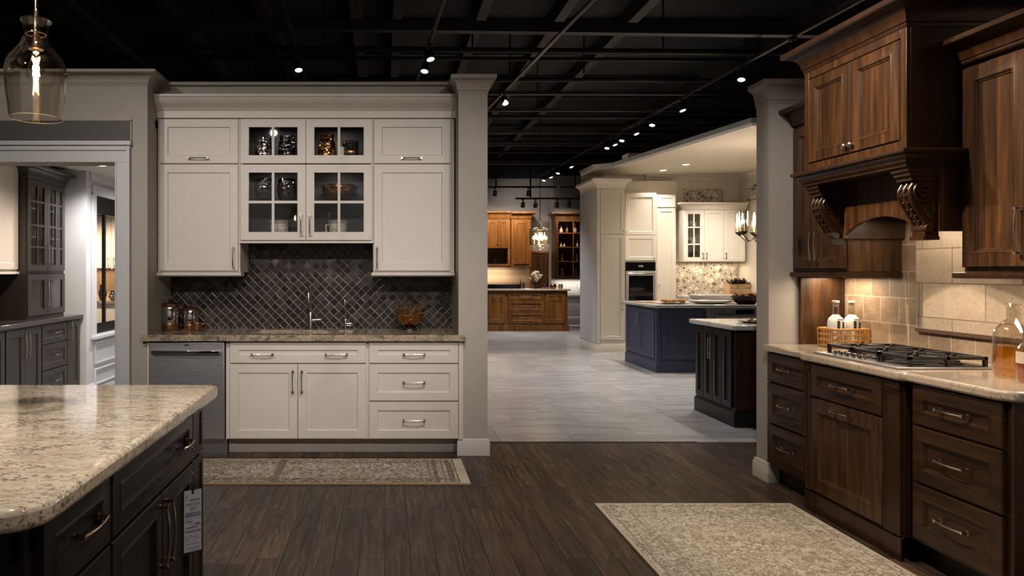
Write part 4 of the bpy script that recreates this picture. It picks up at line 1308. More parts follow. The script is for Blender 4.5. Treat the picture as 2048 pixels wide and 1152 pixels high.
solid('glass_tumbler', MB().lathe([(.03, 0), (.036, .09), (.033, .09), (.028, .006), (1e-5, .006)], 16), M['crystal'], 'clear tumbler behind the far glass door of the hutch', 'glassware', (HX - .15, hy0 + hw2 * .55, .9125 + .8395))
solid('silver_box', MB().box(-.05, .05, -.05, .05, 0, .07), M['mirror_silver'], 'small silver box low behind the near glass door of the hutch', 'box', (HX - .18, hy0 + hw2 * .30, .9125 + .4825))
t = thing('wall_cabinet', 'white two door wall cabinet at the left edge in the side room', 'cabinet', (-3.63, 5.75, 0), P90)
ww = hy0 - .004 - 5.75
part('body', MB().box(0, ww, 0, .365, 1.39, 2.47), W, t)
front(t, 'door', .01, ww - .455, 1.41, 2.45, W, SHAKER(), [(ww - .455 - .04, .15, .17, 'v')], NK)
front(t, 'door', ww - .450, ww - .008, 1.41, 2.45, W, SHAKER(), [(.03, .15, .17, 'v')], NK)
part('light_rail', MB().box(0, ww, -.025, .12, 1.365, 1.3895), W, t)
solid('back_panel', MB().box(-3.995, -3.97, 5.65, hy0 - .004, .914, 1.36), WN, 'brown wood panel behind the side room counter', 'panel')
t = thing('lattice_basket', 'small white lattice basket of pastry on the side room counter', 'basket', (-3.60, 6.30, .9125))
g = MB()
for z in (.004, .03, .06): g.tube([(-.08, -.13, z), (.08, -.13, z), (.08, .13, z), (-.08, .13, z)], .005, 6, True)
for i in range(9):
    y = -.13 + .26 * i / 8
    for s in (-.08, .08): g.tube([(s, y, .004), (s, y + .02 * (1 if i % 2 else -1), .06)], .004, 5)
for i in range(6):
    for s in (-.13, .13): g.tube([(-.08 + .16 * i / 5, s, .004), (-.08 + .16 * i / 5, s, .06)], .004, 5)
part('lattice', g, M['china'], t)
part('lining', MB().box(-.076, .076, -.126, .126, .0, .05), M['china'], t)
b = MB()
for i in range(14): b.sphere(.022, (RND.uniform(-.055, .055), RND.uniform(-.10, .10), .058 + RND.uniform(0, .012)), 8, 6, 1, 1.2, .7)
o = solid('pastry', b, M['food'], 'golden pastry pieces filling the white lattice basket', 'food', (-3.60, 6.30, .9125)); o['kind'] = 'stuff'
# downlights
def downlight(x, y, z, label):
    t = thing('recessed_downlight', label, 'ceiling light', (x, y, z), group='recessed ceiling lights')
    part('trim_ring', MB().lathe([(.075, 0), (.078, -.004), (.060, -.006), (.055, -.001), (.055, 0)], 24), M['china'], t)
    part('lens', MB().lathe([(1e-5, -.003), (.056, -.003), (.056, -.001), (1e-5, -.001)], 24), M['downlight'], t)


downlight(-3.02, 7.55, 2.5201, 'round recessed light in the side room ceiling beyond the cased opening')
# lit kitchen behind the dark framed window
t = thing('wall_cabinet', 'cream wall cabinets in the lit room behind the dark framed window', 'cabinet', (-5.9, 11.75, 0))
part('body', MB().box(0, 2.3, 0, .34, 1.42, 2.30), M['cream'], t)
for i in range(5):
    front(t, 'door', .02 + i * .455, .46 + i * .455, 1.44, 2.28, M['cream'], SHAKER(), [(.40 if i % 2 == 0 else .04, .10, .12, 'v')], NK)
t = thing('base_cabinet', 'cream base cabinet in the lit room behind the dark framed window', 'cabinet', (-5.9, 11.48, 0))
part('body', MB().box(0, 2.3, 0, .61, .0, .87), M['cream'], t)
part('top', MB().box(-.02, 2.32, -.03, .615, .8705, .91), M['granite_fine'], t)
struct('backsplash_room', MB().box(-6.3, -3.4, 12.075, 12.098, .912, 1.40), M['board'])
for i, (dx, r, h, mm, lab) in enumerate(((-4.62, .07, .26, 'bronzedark', 'tall dark vase in the lit room behind the window'), (-4.43, .09, .16, 'mirror_dark', 'dark round pot in the lit room behind the window'), (-4.25, .06, .20, 'copper', 'copper jug in the lit room behind the window'), (-4.80, .06, .12, 'brass', 'small brass pot in the lit room behind the window'))):
    solid('vase', MB().lathe([(r * .6, 0), (r, h * .4), (r * .6, h * .8), (r * .7, h), (1e-5, h * .98)], 18), M[mm], lab, 'vase', (dx, 11.62, .911))

# ================================================================ THE HALL BEHIND: dark island, blue island, cream kitchen
# dark island
DX, DY0, DY1 = 3.125, 6.33, 7.125
t = thing('hall_island', 'near black island cabinet with four narrow doors in the tiled hall', 'island', (DX, DY1, 0), RZ)
L = DY1 - DY0
part('body', MB().box(0, L, 0, .95, .12, .868), M['black'], t, bevel=.003)
part('plinth', MB().box(-.012, L + .012, -.018, .96, 0, .135).box(-.006, L + .006, -.010, .955, .135, .15), M['black'], t, bevel=.004)
part('end_panel', MB().rings(.93, .70, SLAB(.012, .05)), M['walnut_plain'], t, (L, .01, .16), (0, 0, P90))
nw = (L - .06) / 4
for i in range(4):
    hs = [(nw - .026, .50, .19, 'v')] if i == 1 else ([(.020, .50, .19, 'v')] if i == 2 else [])
    front(t, 'door', .02 + i * nw + .003, .02 + (i + 1) * nw - .003, .165, .855, M['black'], MOLDED(.02, .045), hs, NK)
solid('countertop', MB().prism([(3.07, 6.27), (4.12, 6.27), (4.12, 7.18), (3.07, 7.18)], .869, .914), M['marble'], 'pale marble slab on the near black hall island', 'countertop', bevel=.012, bseg=3)
t = thing('serving_tray', 'dark oval tray of small bites on the pale marble of the black island', 'tray', (X(1512, 6.62), 6.62, .9145))
part('tray', MB().lathe([(.10, 0), (.15, .012), (.155, .016), (.14, .014), (1e-5, .006)], 28), M['bowlblack'], t)
for i in range(9):
    a = i * 2.4
    r = .025 + .011 * i
    solid('canape', MB().sphere(.016, (0, 0, .012), 10, 6, 1, 1, .75), M['food'] if i % 3 else M['china'], ('brown' if i % 3 else 'white') + ' bite on the dark tray', 'food', (X(1512, 6.62) + r * math.cos(a), 6.62 + r * math.sin(a), .9255), group='bites on the dark tray')

# blue island
NX, NY0, NY1 = 3.735, 9.745, 10.98
t = thing('blue_island', 'navy blue kitchen island in the tiled hall', 'island', (NX, NY1, 0), RZ)
L = NY1 - NY0
part('body', MB().box(0, L, 0, .655, .13, .887), M['navy'], t, bevel=.003)
part('plinth', MB().box(-.01, L + .018, -.022, .66, 0, .145).box(-.005, L + .010, -.012, .655, .145, .165), M['navy'], t, bevel=.004)
part('corner_post', MB().box(L - .05, L + .012, -.014, .045, .166, .887), M['navy'], t, bevel=.004)
part('end_panel', MB().rings(.58, .69, SHAKER(.014, .06)), M['navy'], t, (L, .06, .18), (0, 0, P90))
front(t, 'door', .02, (L - .06) / 2 - .002, .18, .872, M['navy'], SHAKER(.02, .07), [((L - .06) / 2 - .055, .54, .18, 'v')], NK)
front(t, 'door', (L - .06) / 2 + .002, L - .06, .18, .872, M['navy'], SHAKER(.02, .07), [(.032, .54, .18, 'v')], NK)
solid('countertop', MB().prism([(3.67, 9.68), (5.75, 9.68), (5.75, 11.05), (3.67, 11.05)], .888, .932), M['marble'], 'pale marble slab on the navy blue island', 'countertop', bevel=.012, bseg=3)
# appliance standing under the far part of the slab
ax0, ax1 = 4.405, 5.13
t = thing('warming_drawer', 'stainless oven with a bar handle beside the navy island', 'oven', (ax0, 9.80, 0))
part('body', MB().box(0, ax1 - ax0, .0, 1.0, .06, .886), M['steel'], t)
d_ = part('door', MB().box(.01, ax1 - ax0 - .01, -.03, -.001, .42, .87), M['steel'], t, bevel=.004)
part('handle', MB().tube([(.14, -.075, .765), (ax1 - ax0 - .05, -.075, .765)], .012, 10).box(.16, .18, -.075, -.03, .757, .773).box(ax1 - ax0 - .09, ax1 - ax0 - .07, -.075, -.03, .757, .773), M['chrome'], d_)
part('window', MB().box(.36, ax1 - ax0 - .05, -.0315, -.0295, .62, .70), M['ovenglass'], d_)
part('control', MB().box(.42, ax1 - ax0 - .05, -.0315, -.0295, .80, .86), M['ovenglass'], d_)
solid('table_leg', MB().box(5.15, 5.23, 9.78, 9.86, 0, .887), M['cream'], 'square cream leg carrying the marble slab beside the stainless oven', 'leg', bevel=.004)
# food on the blue island
TZ = .9325
t = thing('cutting_board', 'pale wooden board at the left of the marble slab on the navy island', 'board', (X(1306, 10.45), 10.45, TZ))
part('board', MB().box(-.22, .20, -.13, .13, 0, .016), M['board'], t, bevel=.004)
t = thing('platter', 'long white platter under the crumble on the navy island', 'platter', (X(1346, 9.95), 9.95, TZ))
part('dish', MB().lathe([(.12, 0), (.24, .016), (.25, .022), (.22, .02), (1e-5, .01)], 28).xf(Matrix.Diagonal((1.1, .55, 1, 1))), M['china'], t)
b = MB()
for i in range(60): b.sphere(RND.uniform(.014, .026), (RND.uniform(-.17, .17), RND.uniform(-.07, .07), .024 + RND.uniform(0, .03)), 7, 5, 1, 1, .8)
o = solid('crumble', b, M['food'], 'golden brown crumble heaped on the long white platter', 'food', (X(1346, 9.95), 9.95, TZ)); o['kind'] = 'stuff'
for pxp, dp, rr, zz, lab in ((1420, 10.05, .28, 0, 'wide white platter lying in the middle of the navy island slab'), (1428, 10.72, .34, .0, 'large white dish behind the wide platter on the navy island')):
    t = thing('serving_dish', lab, 'dish', (X(pxp, dp), dp, TZ + zz))
    part('dish', MB().lathe([(rr * .5, 0), (rr * .9, .02), (rr, .045), (rr * .97, .047), (rr * .85, .026), (1e-5, .012)], 36).xf(Matrix.Diagonal((1.1, .7, 1 if zz == 0 and dp < 10.5 else 2.2, 1))), M['china'], t)
t = thing('stoneware_bowl', 'black angular bowl of nuts at the right end of the navy island slab', 'bowl', (X(1492, 9.92), 9.92, TZ))
part('bowl', MB().lathe([(.11, 0), (.155, .035), (.20, .115), (.188, .115), (.15, .05), (1e-5, .02)], 10), M['bowlblack'], t)
b = MB()
for i in range(60):
    a, r = RND.uniform(0, 2 * PI), .15 * math.sqrt(RND.random())
    b.sphere(RND.uniform(.02, .034), (r * math.cos(a), r * math.sin(a), .10 + RND.uniform(0, .045)), 7, 5, 1, .8, .8)
o = solid('nuts', b, M['food'], 'golden brown nuts heaped in the black angular bowl', 'food', (X(1492, 9.92), 9.92, TZ)); o['kind'] = 'stuff'

# cream display kitchen
CR = M['cream']
CW = M['creamwall']
struct('wall_kitchen_back', MB().box(3.70, 6.80, 13.30, 13.42, 0, 3.18), CW)
struct('wall_kitchen_right', MB().box(6.62, 6.80, 8.6, 13.30, 0, 3.18), CW)
sl = [(3.98, 12.30), (4.50, 8.69), (6.9, 8.69), (6.9, 13.42), (3.70, 13.42), (3.70, 12.5)]
struct('soffit_kitchen', MB().prism(sl, 3.18, 3.25), CW)
struct('trim_13', MB().sweep([(3.69, 13.3), (3.69, 12.5), (3.97, 12.28), (4.49, 8.68), (6.8, 8.68)], [(0, 3.17), (.035, 3.20), (.045, 3.26), (0, 3.26)], 1), M['trim'])
struct('trim_14', MB().sweep([(4.86, 13.30), (6.62, 13.30), (6.62, 9.0)], crown_prof(3.06, 3.18, .08), 1), CW)
struct('duct_box', MB().box(4.24, 4.52, 12.4, 12.7, 3.26, 3.45), M['trim'])
downlight(X(1372, 11.9), 11.9, 3.1795, 'recessed light in the cream ceiling panel, the nearer of two')
downlight(X(1322, 12.7), 12.6, 3.1795, 'recessed light in the cream ceiling panel, the farther of two')
# A: tall corner cabinet
ca0, ca1 = X(1194, 12.27), 4.148
t = thing('tall_cabinet', 'tall cream corner cabinet with crown at the edge of the display kitchen', 'cabinet', (ca0, 12.29, 0))
w = ca1 - ca0
body_box(t, w, 1.0, .0, 2.86, CR)
part('plinth', MB().sweep([(0, 1.0), (0, 0), (w, 0)], [(-.01, 0), (.02, 0), (.02, .11), (.008, .135), (-.01, .135)], 1), CR, t)
part('side_panel', MB().box(-.0145, -.0005, .002, .998, .14, 2.80), M['coolwall'], t)  # cool grey sheet paints in the bluish light falling on this side
part('pilaster', MB().box(.0, .055, -.022, 0, .136, 2.80), CR, t, bevel=.003)
front(t, 'door', .062, w - .006, 2.03, 2.80, CR, SHAKER(), [(w - .095, .05, 0, 'k')], NK)
front(t, 'door', .062, w - .006, .20, 2.02, CR, SHAKER(), [(w - .095, .60, .16, 'v')], NK)
part('crown', MB().sweep([(0, 1.0), (0, 0), (w, 0), (w, 1.0)], crown_prof(2.80, 2.985, .10, .0), 1), CR, t)
# B: oven tower
cb1 = 4.860
t = thing('oven_tower', 'cream tower cabinet holding the black wall oven', 'cabinet', (ca1 + .004, 12.72, 0))
w = cb1 - ca1 - .004
x0, x1 = X(1251, 12.7) - ca1 - .004, w - .008
for q_ in ((0, w, 0, .57, .0, .80), (0, w, 0, .57, 1.555, 2.79), (0, x0, 0, .57, .80, 1.555), (w - .015, w, 0, .57, .80, 1.555)):
    pass
part('body', MB().box(0, w, 0, .57, 0, .80).box(0, w, 0, .57, 1.555, 2.79).box(0, x0, 0, .57, .80, 1.555).box(w - .018, w, 0, .57, .80, 1.555), CR, t)
front(t, 'door', x0, x1, 2.04, 2.775, CR, SHAKER(), [(.03, .06, 0, 'k')], NK)
front(t, 'door', x0, x1, 1.58, 2.03, CR, SHAKER(), [(x1 - x0 - .04, .04, 0, 'k')], NK)
front(t, 'door', x0, x1, .14, .78, CR, SHAKER(), [((x1 - x0) / 2, .55, .15, 'h')], NK)
t = thing('wall_oven', 'black glass wall oven built into the cream tower', 'oven', (ca1 + .004 + x0 + .004, 12.70, 0))
ow = w - .022 - x0 - .004
part('body', MB().box(.004, ow, .021, .5, .806, 1.55), M['blackmetal'], t)
part('control_panel', MB().box(0, ow, -.012, .02, 1.40, 1.545), M['ovenglass'], t, bevel=.003)
part('display', MB().box(ow * .42, ow * .58, -.0135, -.0115, 1.46, 1.495), M['cardgrey'], t)
d_ = part('door', MB().box(0, ow, -.018, .02, .806, 1.39), M['steel'], t, bevel=.003)
part('glass', MB().box(.05, ow - .05, -.021, -.0175, .86, 1.31), M['ovenglass'], d_)
part('handle', MB().tube([(.03, -.055, 1.345), (ow - .03, -.055, 1.345)], .010, 10).box(.05, .07, -.055, -.018, 1.338, 1.352).box(ow - .07, ow - .05, -.055, -.018, 1.338, 1.352), M['chrome'], d_)
# C: pantry panel
cc1 = 5.335
t = thing('pantry_cabinet', 'tall cream pantry cabinet between the oven tower and the glass wall cabinet', 'cabinet', (cb1 + .004, 13.02, 0))
w = cc1 - cb1 - .004
body_box(t, w, .275, 0, 2.79, CR)
struct('soffit_oven', MB().box(4.30, 5.40, 13.14, 13.30, 2.80, 3.06), CW)

front(t, 'door', .12, w - .02, 2.56, 2.775, CR, SHAKER(.02, .05), [], NK)
front(t, 'door', .12, w - .02, .14, 2.54, CR, SHAKER(), [(.03, 1.0, 0, 'k')], NK)
# D: wall cabinets
cd0, cd1 = X(1366, 12.95), X(1490, 12.95)
t = thing('glass_cabinet', 'cream wall cabinet with one glass door over the patterned tiles', 'cabinet', (cd0, 12.95, 0))
w = cd1 - cd0
z0, z1 = 1.56, 2.515
g1, g2 = X(1408, 12.95) - cd0, X(1447, 12.95) - cd0
hb = MB().box(0, g1, .001, .345, z0, z0 + .02).box(0, g1, .001, .345, z1 - .02, z1).box(0, .02, .001, .345, z0 + .02, z1 - .02).box(g1 - .02, g1, .001, .345, z0 + .02, z1 - .02).box(.02, g1 - .02, .33, .345, z0 + .02, z1 - .02)
hb.box(g1 + .0005, w, .001, .345, z0, z1)
part('body', hb, CR, t)
for s in (1.88, 2.19): part('shelf', MB().box(.021, g1 - .021, .02, .33, s - .01, s + .01), CR, t)
front(t, 'glass', .006, g1 - .003, z0 + .006, z1 - .01, CR, None, [(g1 - .04, .10, .09, 'v')], M['bronzedark'], grid=(2, (.31, .62)), rail=.075)
front(t, 'door', g1 + .003, g2 - .003, z0 + .006, z1 - .01, CR, SHAKER(), [(.03, .10, .09, 'v')], M['bronzedark'])
front(t, 'door', g2 + .003, w - .006, z0 + .006, z1 - .01, CR, SHAKER(), [(.03, .10, .09, 'v')], M['bronzedark'])
part('crown', MB().sweep([(.0, .060), (.0, -.022), (w + .02, -.022)], crown_prof(2.51, 2.635, .085), 1), CR, t)
for dx, zz, r, h, mm, lab in ((.12, 2.2005, .045, .06, 'bronzedark', 'dark cup on the upper shelf behind the cream glass door'), (.27, 2.2005, .05, .09, 'china', 'white cup on the upper shelf behind the cream glass door'),
                              (.12, 1.8905, .06, .08, 'mirror_dark', 'dark bowl on the lower shelf behind the cream glass door'), (.27, 1.8905, .045, .13, 'ivory', 'ivory figurine jar on the lower shelf behind the cream glass door'),
                              (.12, 1.5805, .075, .17, 'bowlblack', 'dark canister at the bottom left behind the cream glass door'), (.27, 1.5805, .075, .17, 'bronzedark', 'dark bronze canister at the bottom right behind the cream glass door')):
    solid('shelf_jar', MB().lathe([(r * .8, 0), (r, h * .3), (r * .9, h * .85), (r * .6, h), (1e-5, h)], 16), M[mm], lab, 'jar', (cd0 + dx, 13.12, zz))
struct('backsplash_kitchen', MB().box(cd0, X(1478, 13.28), 13.28, 13.298, .90, 1.555), M['pattern'])
solid('tile_panel', MB().box(X(1366, 13.26) + .03, X(1447, 13.26), 13.26, 13.298, 2.66, 2.93), M['pattern'], 'patterned tile panel above the cream wall cabinets', 'panel')
solid('tile_panel', MB().box(6.585, 6.618, 12.2, 12.9, 2.66, 2.93), M['pattern'], 'narrow patterned tile panel on the side wall by the candle chandelier', 'panel')
t = thing('base_cabinet', 'cream base cabinet run under the patterned tiles', 'cabinet', (5.404, 12.70, 0))
part('body', MB().box(0, 1.21, 0, .575, .0, .88), CR, t)
part('top', MB().box(-.0, 1.212, -.03, .58, .8805, .93), M['marble'], t)
t = thing('wooden_crate', 'brown wooden crate of dark greens on the counter under the patterned tiles', 'crate', (X(1476, 12.95), 12.95, .931))
cb_ = MB()
for i in range(3): cb_.box(-.19, .19, -.12, -.105, .005 + i * .075, .072 + i * .075).box(-.19, .19, .105, .12, .005 + i * .075, .072 + i * .075)
cb_.box(-.205, -.19, -.12, .12, 0, .225).box(.19, .205, -.12, .12, 0, .225).box(-.19, .19, -.105, .105, 0, .012)
part('slats', cb_, M['board'], t)
b = MB()
for i in range(120):
    a, e = RND.uniform(0, 2 * PI), RND.uniform(.2, 1.4)
    c = Vector((RND.uniform(-.15, .15), RND.uniform(-.08, .08), .20))
    d2 = Vector((math.cos(a) * math.cos(e), math.sin(a) * math.cos(e), math.sin(e))) * RND.uniform(.06, .17)
    sd = d2.cross(Vector((0, 0, 1))).normalized() * .022
    b.add([c, c + d2 * .5 + sd, c + d2, c + d2 * .5 - sd], [(0, 1, 2, 3)])
o = solid('dark_greens', b, M['bronzedark'], 'dark leafy greens in the brown wooden crate', 'plant', (X(1476, 12.95), 12.95, .931)); o['kind'] = 'stuff'
# ================================================================ BROWN KITCHEN AT THE FAR END
CN = M['chestnut']
YI = 16.43
i0, i1 = 1.95, X(1135, YI)
t = thing('far_island', 'chestnut brown island at the far end of the tiled hall', 'island', (i0, YI, 0))
w = i1 - i0
part('body', MB().box(0, w, 0, .9, .10, .93), CN, t, bevel=.003)
part('plinth', MB().box(-.01, w + .03, -.03, .9, 0, .14), CN, t, bevel=.004)
fx_ = lambda p: X(p, YI) - i0
front(t, 'door', fx_(976), fx_(1010), .18, .90, CN, MOLDED(.02, .07), [((fx_(1010) - fx_(976)) / 2, .62, .2, 'h')], NK)
for z0, z1 in ((.18, .43), (.44, .70), (.71, .90)):
    front(t, 'drawer', fx_(1016), fx_(1088), z0, z1, CN, MOLDED(.02, .05), [((fx_(1088) - fx_(1016)) / 2, (z1 - z0) * .55, .28, 'h')], NK)
front(t, 'door', fx_(1091), fx_(1131), .18, .90, CN, MOLDED(.02, .07), [((fx_(1131) - fx_(1091)) / 2, .62, .18, 'h')], NK)
solid('countertop', MB().box(i0 - .04, i1 + .06, YI - .06, YI + .94, .931, .975), M['limestone'], 'beige slab on the chestnut brown far island', 'countertop', bevel=.01)
solid('island_cooktop', MB().box(0, .80, 0, .5, 0, .10), M['ovenglass'], 'long black cooktop on the beige far slab', 'cooktop', (X(974, YI + .3), YI + .3, .9755), bevel=.01)
t = thing('flower_vase', 'dark vase of pale dried flowers on the far island slab', 'vase', (X(1073, YI + .35), YI + .35, .9755))
part('vase', MB().lathe([(.06, 0), (.09, .06), (.07, .13), (.075, .15), (1e-5, .145)], 16), M['bronzedark'], t)
b = MB()
for i in range(26):
    a, e = RND.uniform(0, 6.28), RND.uniform(.3, 1.4)
    p = Vector((math.cos(a) * math.cos(e) * .15, math.sin(a) * math.cos(e) * .15, .16 + .24 * math.sin(e)))
    b.tube([(0, 0, .13), p], .004, 4).sphere(.028, p, 7, 5)
part('blooms', b, M['ivory'], t)
for p, r, h, mm, lab, nm in ((1091, .07, .12, 'mirror_dark', 'dark glazed pot beside the flowers on the far slab', 'pot'), (1106, .085, .11, 'copper', 'low copper pot on the far slab', 'pot'), (1121, .06, .11, 'brass', 'small round brass jar at the right end of the far slab', 'jar')):
    solid('round_pot', MB().lathe([(r * .7, 0), (r, h * .35), (r * .95, h * .75), (r * .7, h), (1e-5, h)], 18), M[mm], lab, nm, (X(p, YI + .3), YI + .3, .9755))
# wall behind
YW = 18.45
t = thing('wall_cabinet', 'chestnut double door wall cabinet with an open dark niche on the far wall', 'cabinet', (1.95, YW, 0))
w = X(1020.5, YW) - 1.95
part('body', MB().box(0, w, 0, .5, 1.98, 2.78).box(w - .06, w, 0, .5, 1.52, 1.98).box(0, w - .06, 0, .5, 1.52, 1.57).box(0, w - .06, .44, .5, 1.57, 1.98), CN, t)
gx = lambda p: X(p, YW) - 1.95
front(t, 'door', gx(974), gx(994.5), 1.98, 2.72, CN, MOLDED(.02, .06), [(gx(994.5) - gx(974) - .04, .12, 0, 'k')], NK)
front(t, 'door', gx(995), gx(1017), 1.98, 2.72, CN, MOLDED(.02, .06), [(.04, .12, 0, 'k')], NK)
part('crown', MB().sweep([(0, -.02), (w, -.02)], crown_prof(2.75, 2.93, .09), 1), CN, t)
solid('niche_box', MB().box(-.10, .10, -.08, .08, 0, .18), M['smoke'], 'small glass box in the dark niche of the chestnut cabinet', 'box', (X(994, YW + .2), YW + .2, 1.571))
t = thing('wall_cabinet', 'tall single door chestnut wall cabinet beside the far plank door', 'cabinet', (X(1021, YW) + .01, YW - .05, 0))
w = X(1061, YW) - X(1021, YW) - .01
part('body', MB().box(0, w, 0, .55, 1.50, 2.78), CN, t)
front(t, 'door', .07, w - .05, 1.56, 2.70, CN, MOLDED(.02, .07), [(.05, .15, 0, 'k')], NK)
part('crown', MB().sweep([(-.005, -.02), (w, -.02), (w, .5)], crown_prof(2.74, 2.91, .13), 1), CN, t)
struct('backsplash_far', MB().box(1.95, X(1060, 18.97), 18.97, 18.998, .9, 1.55), M['trav'])
t = thing('base_cabinet', 'chestnut back counter cabinet behind the far island', 'cabinet', (1.95, 18.40, 0))
part('body', MB().box(0, X(1062, 18.4) - 1.95, 0, .565, 0, .90), CN, t)
part('top', MB().box(0, X(1062, 18.4) - 1.94, -.03, .565, .9005, .94), M['darkstone'], t)
solid('fruit_bowl', MB().lathe([(.06, 0), (.13, .05), (.15, .09), (.135, .09), (1e-5, .03)], 18), M['board'], 'shallow wooden bowl on the far back counter', 'bowl', (X(1026, 18.6), 18.6, .941))
for p, h in ((1041, .22), (1047, .18)):
    solid('dark_bottle', MB().lathe([(.03, 0), (.03, h * .6), (.012, h * .75), (.012, h), (1e-5, h)], 12), M['blackmetal'], 'dark bottle beside the wooden bowl on the far back counter' if p == 1041 else 'shorter dark bottle by the far range, nearer the plank door', 'bottle', (X(p, 18.6), 18.6, .941))
dm = MB()
d0, d1 = X(1064, 18.97), X(1097, 18.97)
o = struct('door_1', MB().box(d0, d1, 18.94, 18.998, 0, 1.86), M['walnut'])
part('door_frame', MB().box(d0 - .05, d0, 18.92, 18.998, 0, 1.91).box(d1, d1 + .05, 18.92, 18.998, 0, 1.91).box(d0, d1, 18.92, 18.998, 1.86, 1.91), M['chestnut'], o)
# open bookcase on the far wall
YK = 17.98
k0 = X(1110, YK); k1 = k0 + .93
t = thing('open_bookcase', 'dark brown open wall bookcase with eight niches on the far wall', 'bookcase', (k0, YK, 0))
w = k1 - k0
zz = [1.27, 1.63, 1.99, 2.35, 2.68]
b = MB().box(0, .09, 0, .40, 1.19, 2.72).box(w - .09, w, 0, .40, 1.19, 2.72).box(.09, w - .09, 0, .40, 1.19, 1.27).box(.09, w - .09, 0, .40, 2.64, 2.72).box(.09, w - .09, .36, .40, 1.27, 2.64)
part('body', b, WN, t)
for z in zz[1:4]: part('shelf', MB().box(.0905, w - .0905, .01, .36, z - .012, z + .012), CN, t)
part('center_stile', MB().box(w / 2 - .012, w / 2 + .012, .002, .02, 1.271, 2.639), CN, t)
part('crown', MB().sweep([(0, .4), (0, 0), (w, 0), (w, .4)], crown_prof(2.70, 2.86, .10), 1), WN, t)
items = [(0, 3, .20, .05, 'ivory', 'ivory flared vase'), (.13, 3, .27, .035, 'brass', 'tall slim brass vase'), (.30, 3, .25, .055, 'ivory', 'ivory jug with flowers'), (0, 2, .11, .03, 'ivory', 'small ivory goblet'), (.07, 2, .11, .03, 'ivory', 'second small ivory goblet'), (.36, 2, .19, .025, 'ivory', 'slim ivory candlestick'),
         (.02, 1, .21, .04, 'brass', 'brass bottle'), (.35, 1, .18, .045, 'brass', 'squat brass urn'), (.02, 0, .20, .065, 'brass', 'brass lidded pot'), (.33, 0, .17, .05, 'ivory', 'ivory lidded jar')]
rows_ = ['lowest', 'second lowest', 'second highest', 'top']
for i, (dx, r, h, rad, mm, lab) in enumerate(items):
    base_z = (zz[r] + .0125) if r else 1.2705
    solid('shelf_ornament', MB().lathe([(rad * .7, 0), (rad, h * .3), (rad * .45, h * .62), (rad * .7, h * .86), (rad * .3, h), (1e-5, h)], 12), M[mm], lab + ' on the ' + rows_[r] + ' row of the far bookcase', 'ornament', (k0 + .20 + dx * 1.15, YK + .18, base_z), group='ornaments in the far bookcase')
struct('backsplash_marble', MB().box(k0, 6.2, 18.37, 18.398, .80, 1.19), M['marble'])
t = thing('console_table', 'white console table with turned legs below the far bookcase', 'table', (4.35, 17.3, 0))
part('top', MB().box(0, 1.2, 0, .6, .74, .80), M['china'], t, bevel=.006)
part('apron', MB().box(.03, 1.17, .03, .57, .60, .7395), M['china'], t)
for x, y in ((.08, .08), (1.12, .08), (.08, .52), (1.12, .52)):
    part('leg', MB().lathe([(.05, 0), (.05, .10), (.03, .13), (.05, .35), (.035, .52), (.05, .5995)], 12), M['china'], t, (x, y, 0))
part('shelf', MB().box(.05, 1.15, .05, .55, .20, .24), M['china'], t)

# ================================================================ CHANDELIERS
cx, cy = X(1080, 12.0), 12.0
t = thing('drum_chandelier', 'round crystal drum chandelier hanging before the far brown kitchen', 'chandelier', (cx, cy, 1.80))
r = .178
part('frame', MB().tube([(r * math.cos(a), r * math.sin(a), .29) for a in [2 * PI * i / 36 for i in range(36)]], .008, 6, True).tube([(r * math.cos(a), r * math.sin(a), .03) for a in [2 * PI * i / 36 for i in range(36)]], .006, 6, True)
     .tube([(0, 0, -.04), (0, 0, .45)], .008, 8).tube([(-r, 0, .29), (-.045, 0, .33), (-.05, 0, .37), (0, 0, .43)], .006, 6).tube([(r, 0, .29), (.045, 0, .33), (.05, 0, .37), (0, 0, .43)], .006, 6)
     .tube([(-r, 0, .03), (-.07, 0, -.01), (0, 0, -.04)], .005, 6).tube([(r, 0, .03), (.07, 0, -.01), (0, 0, -.04)], .005, 6).lathe([(.006, -.07), (.022, -.05), (.012, -.03), (.03, .0), (.008, .03)], 12), M['nickel'], t)
for k in range(26):
    a = 2 * PI * k / 26
    if k == 0:
        mm_ = MB().box(-.017, .017, -.0025, .0025, .035, .285).mesh('crystal_strip', M['crystal'])
    part('crystal_strip', mm_, None, t, (r * .985 * math.cos(a), r * .985 * math.sin(a), 0), (0, 0, a + PI / 2))
for k in range(5):
    a = 2 * PI * k / 5 + .3
    c_ = part('candle', MB().lathe([(.012, .04), (.012, .13), (1e-5, .131)], 10).tube([(-.10 * math.cos(a), -.10 * math.sin(a), .03), (0, 0, .04)], .005, 6), M['ivory'], t, (.10 * math.cos(a), .10 * math.sin(a), .0))
    part('bulb', MB().sphere(.022, (0, 0, .158), 10, 8, 1, 1, 1.4), M['candle'], c_)
part('chain', MB().tube([(.003 * (i % 2), 0, .43 + .03 * i) for i in range(80)], [.0045 if i % 2 else .0075 for i in range(80)], 6), M['bronzedark'], t)
point_light('chandelier_light', (cx, cy, 1.99), 10, (1, .74, .46), .08)

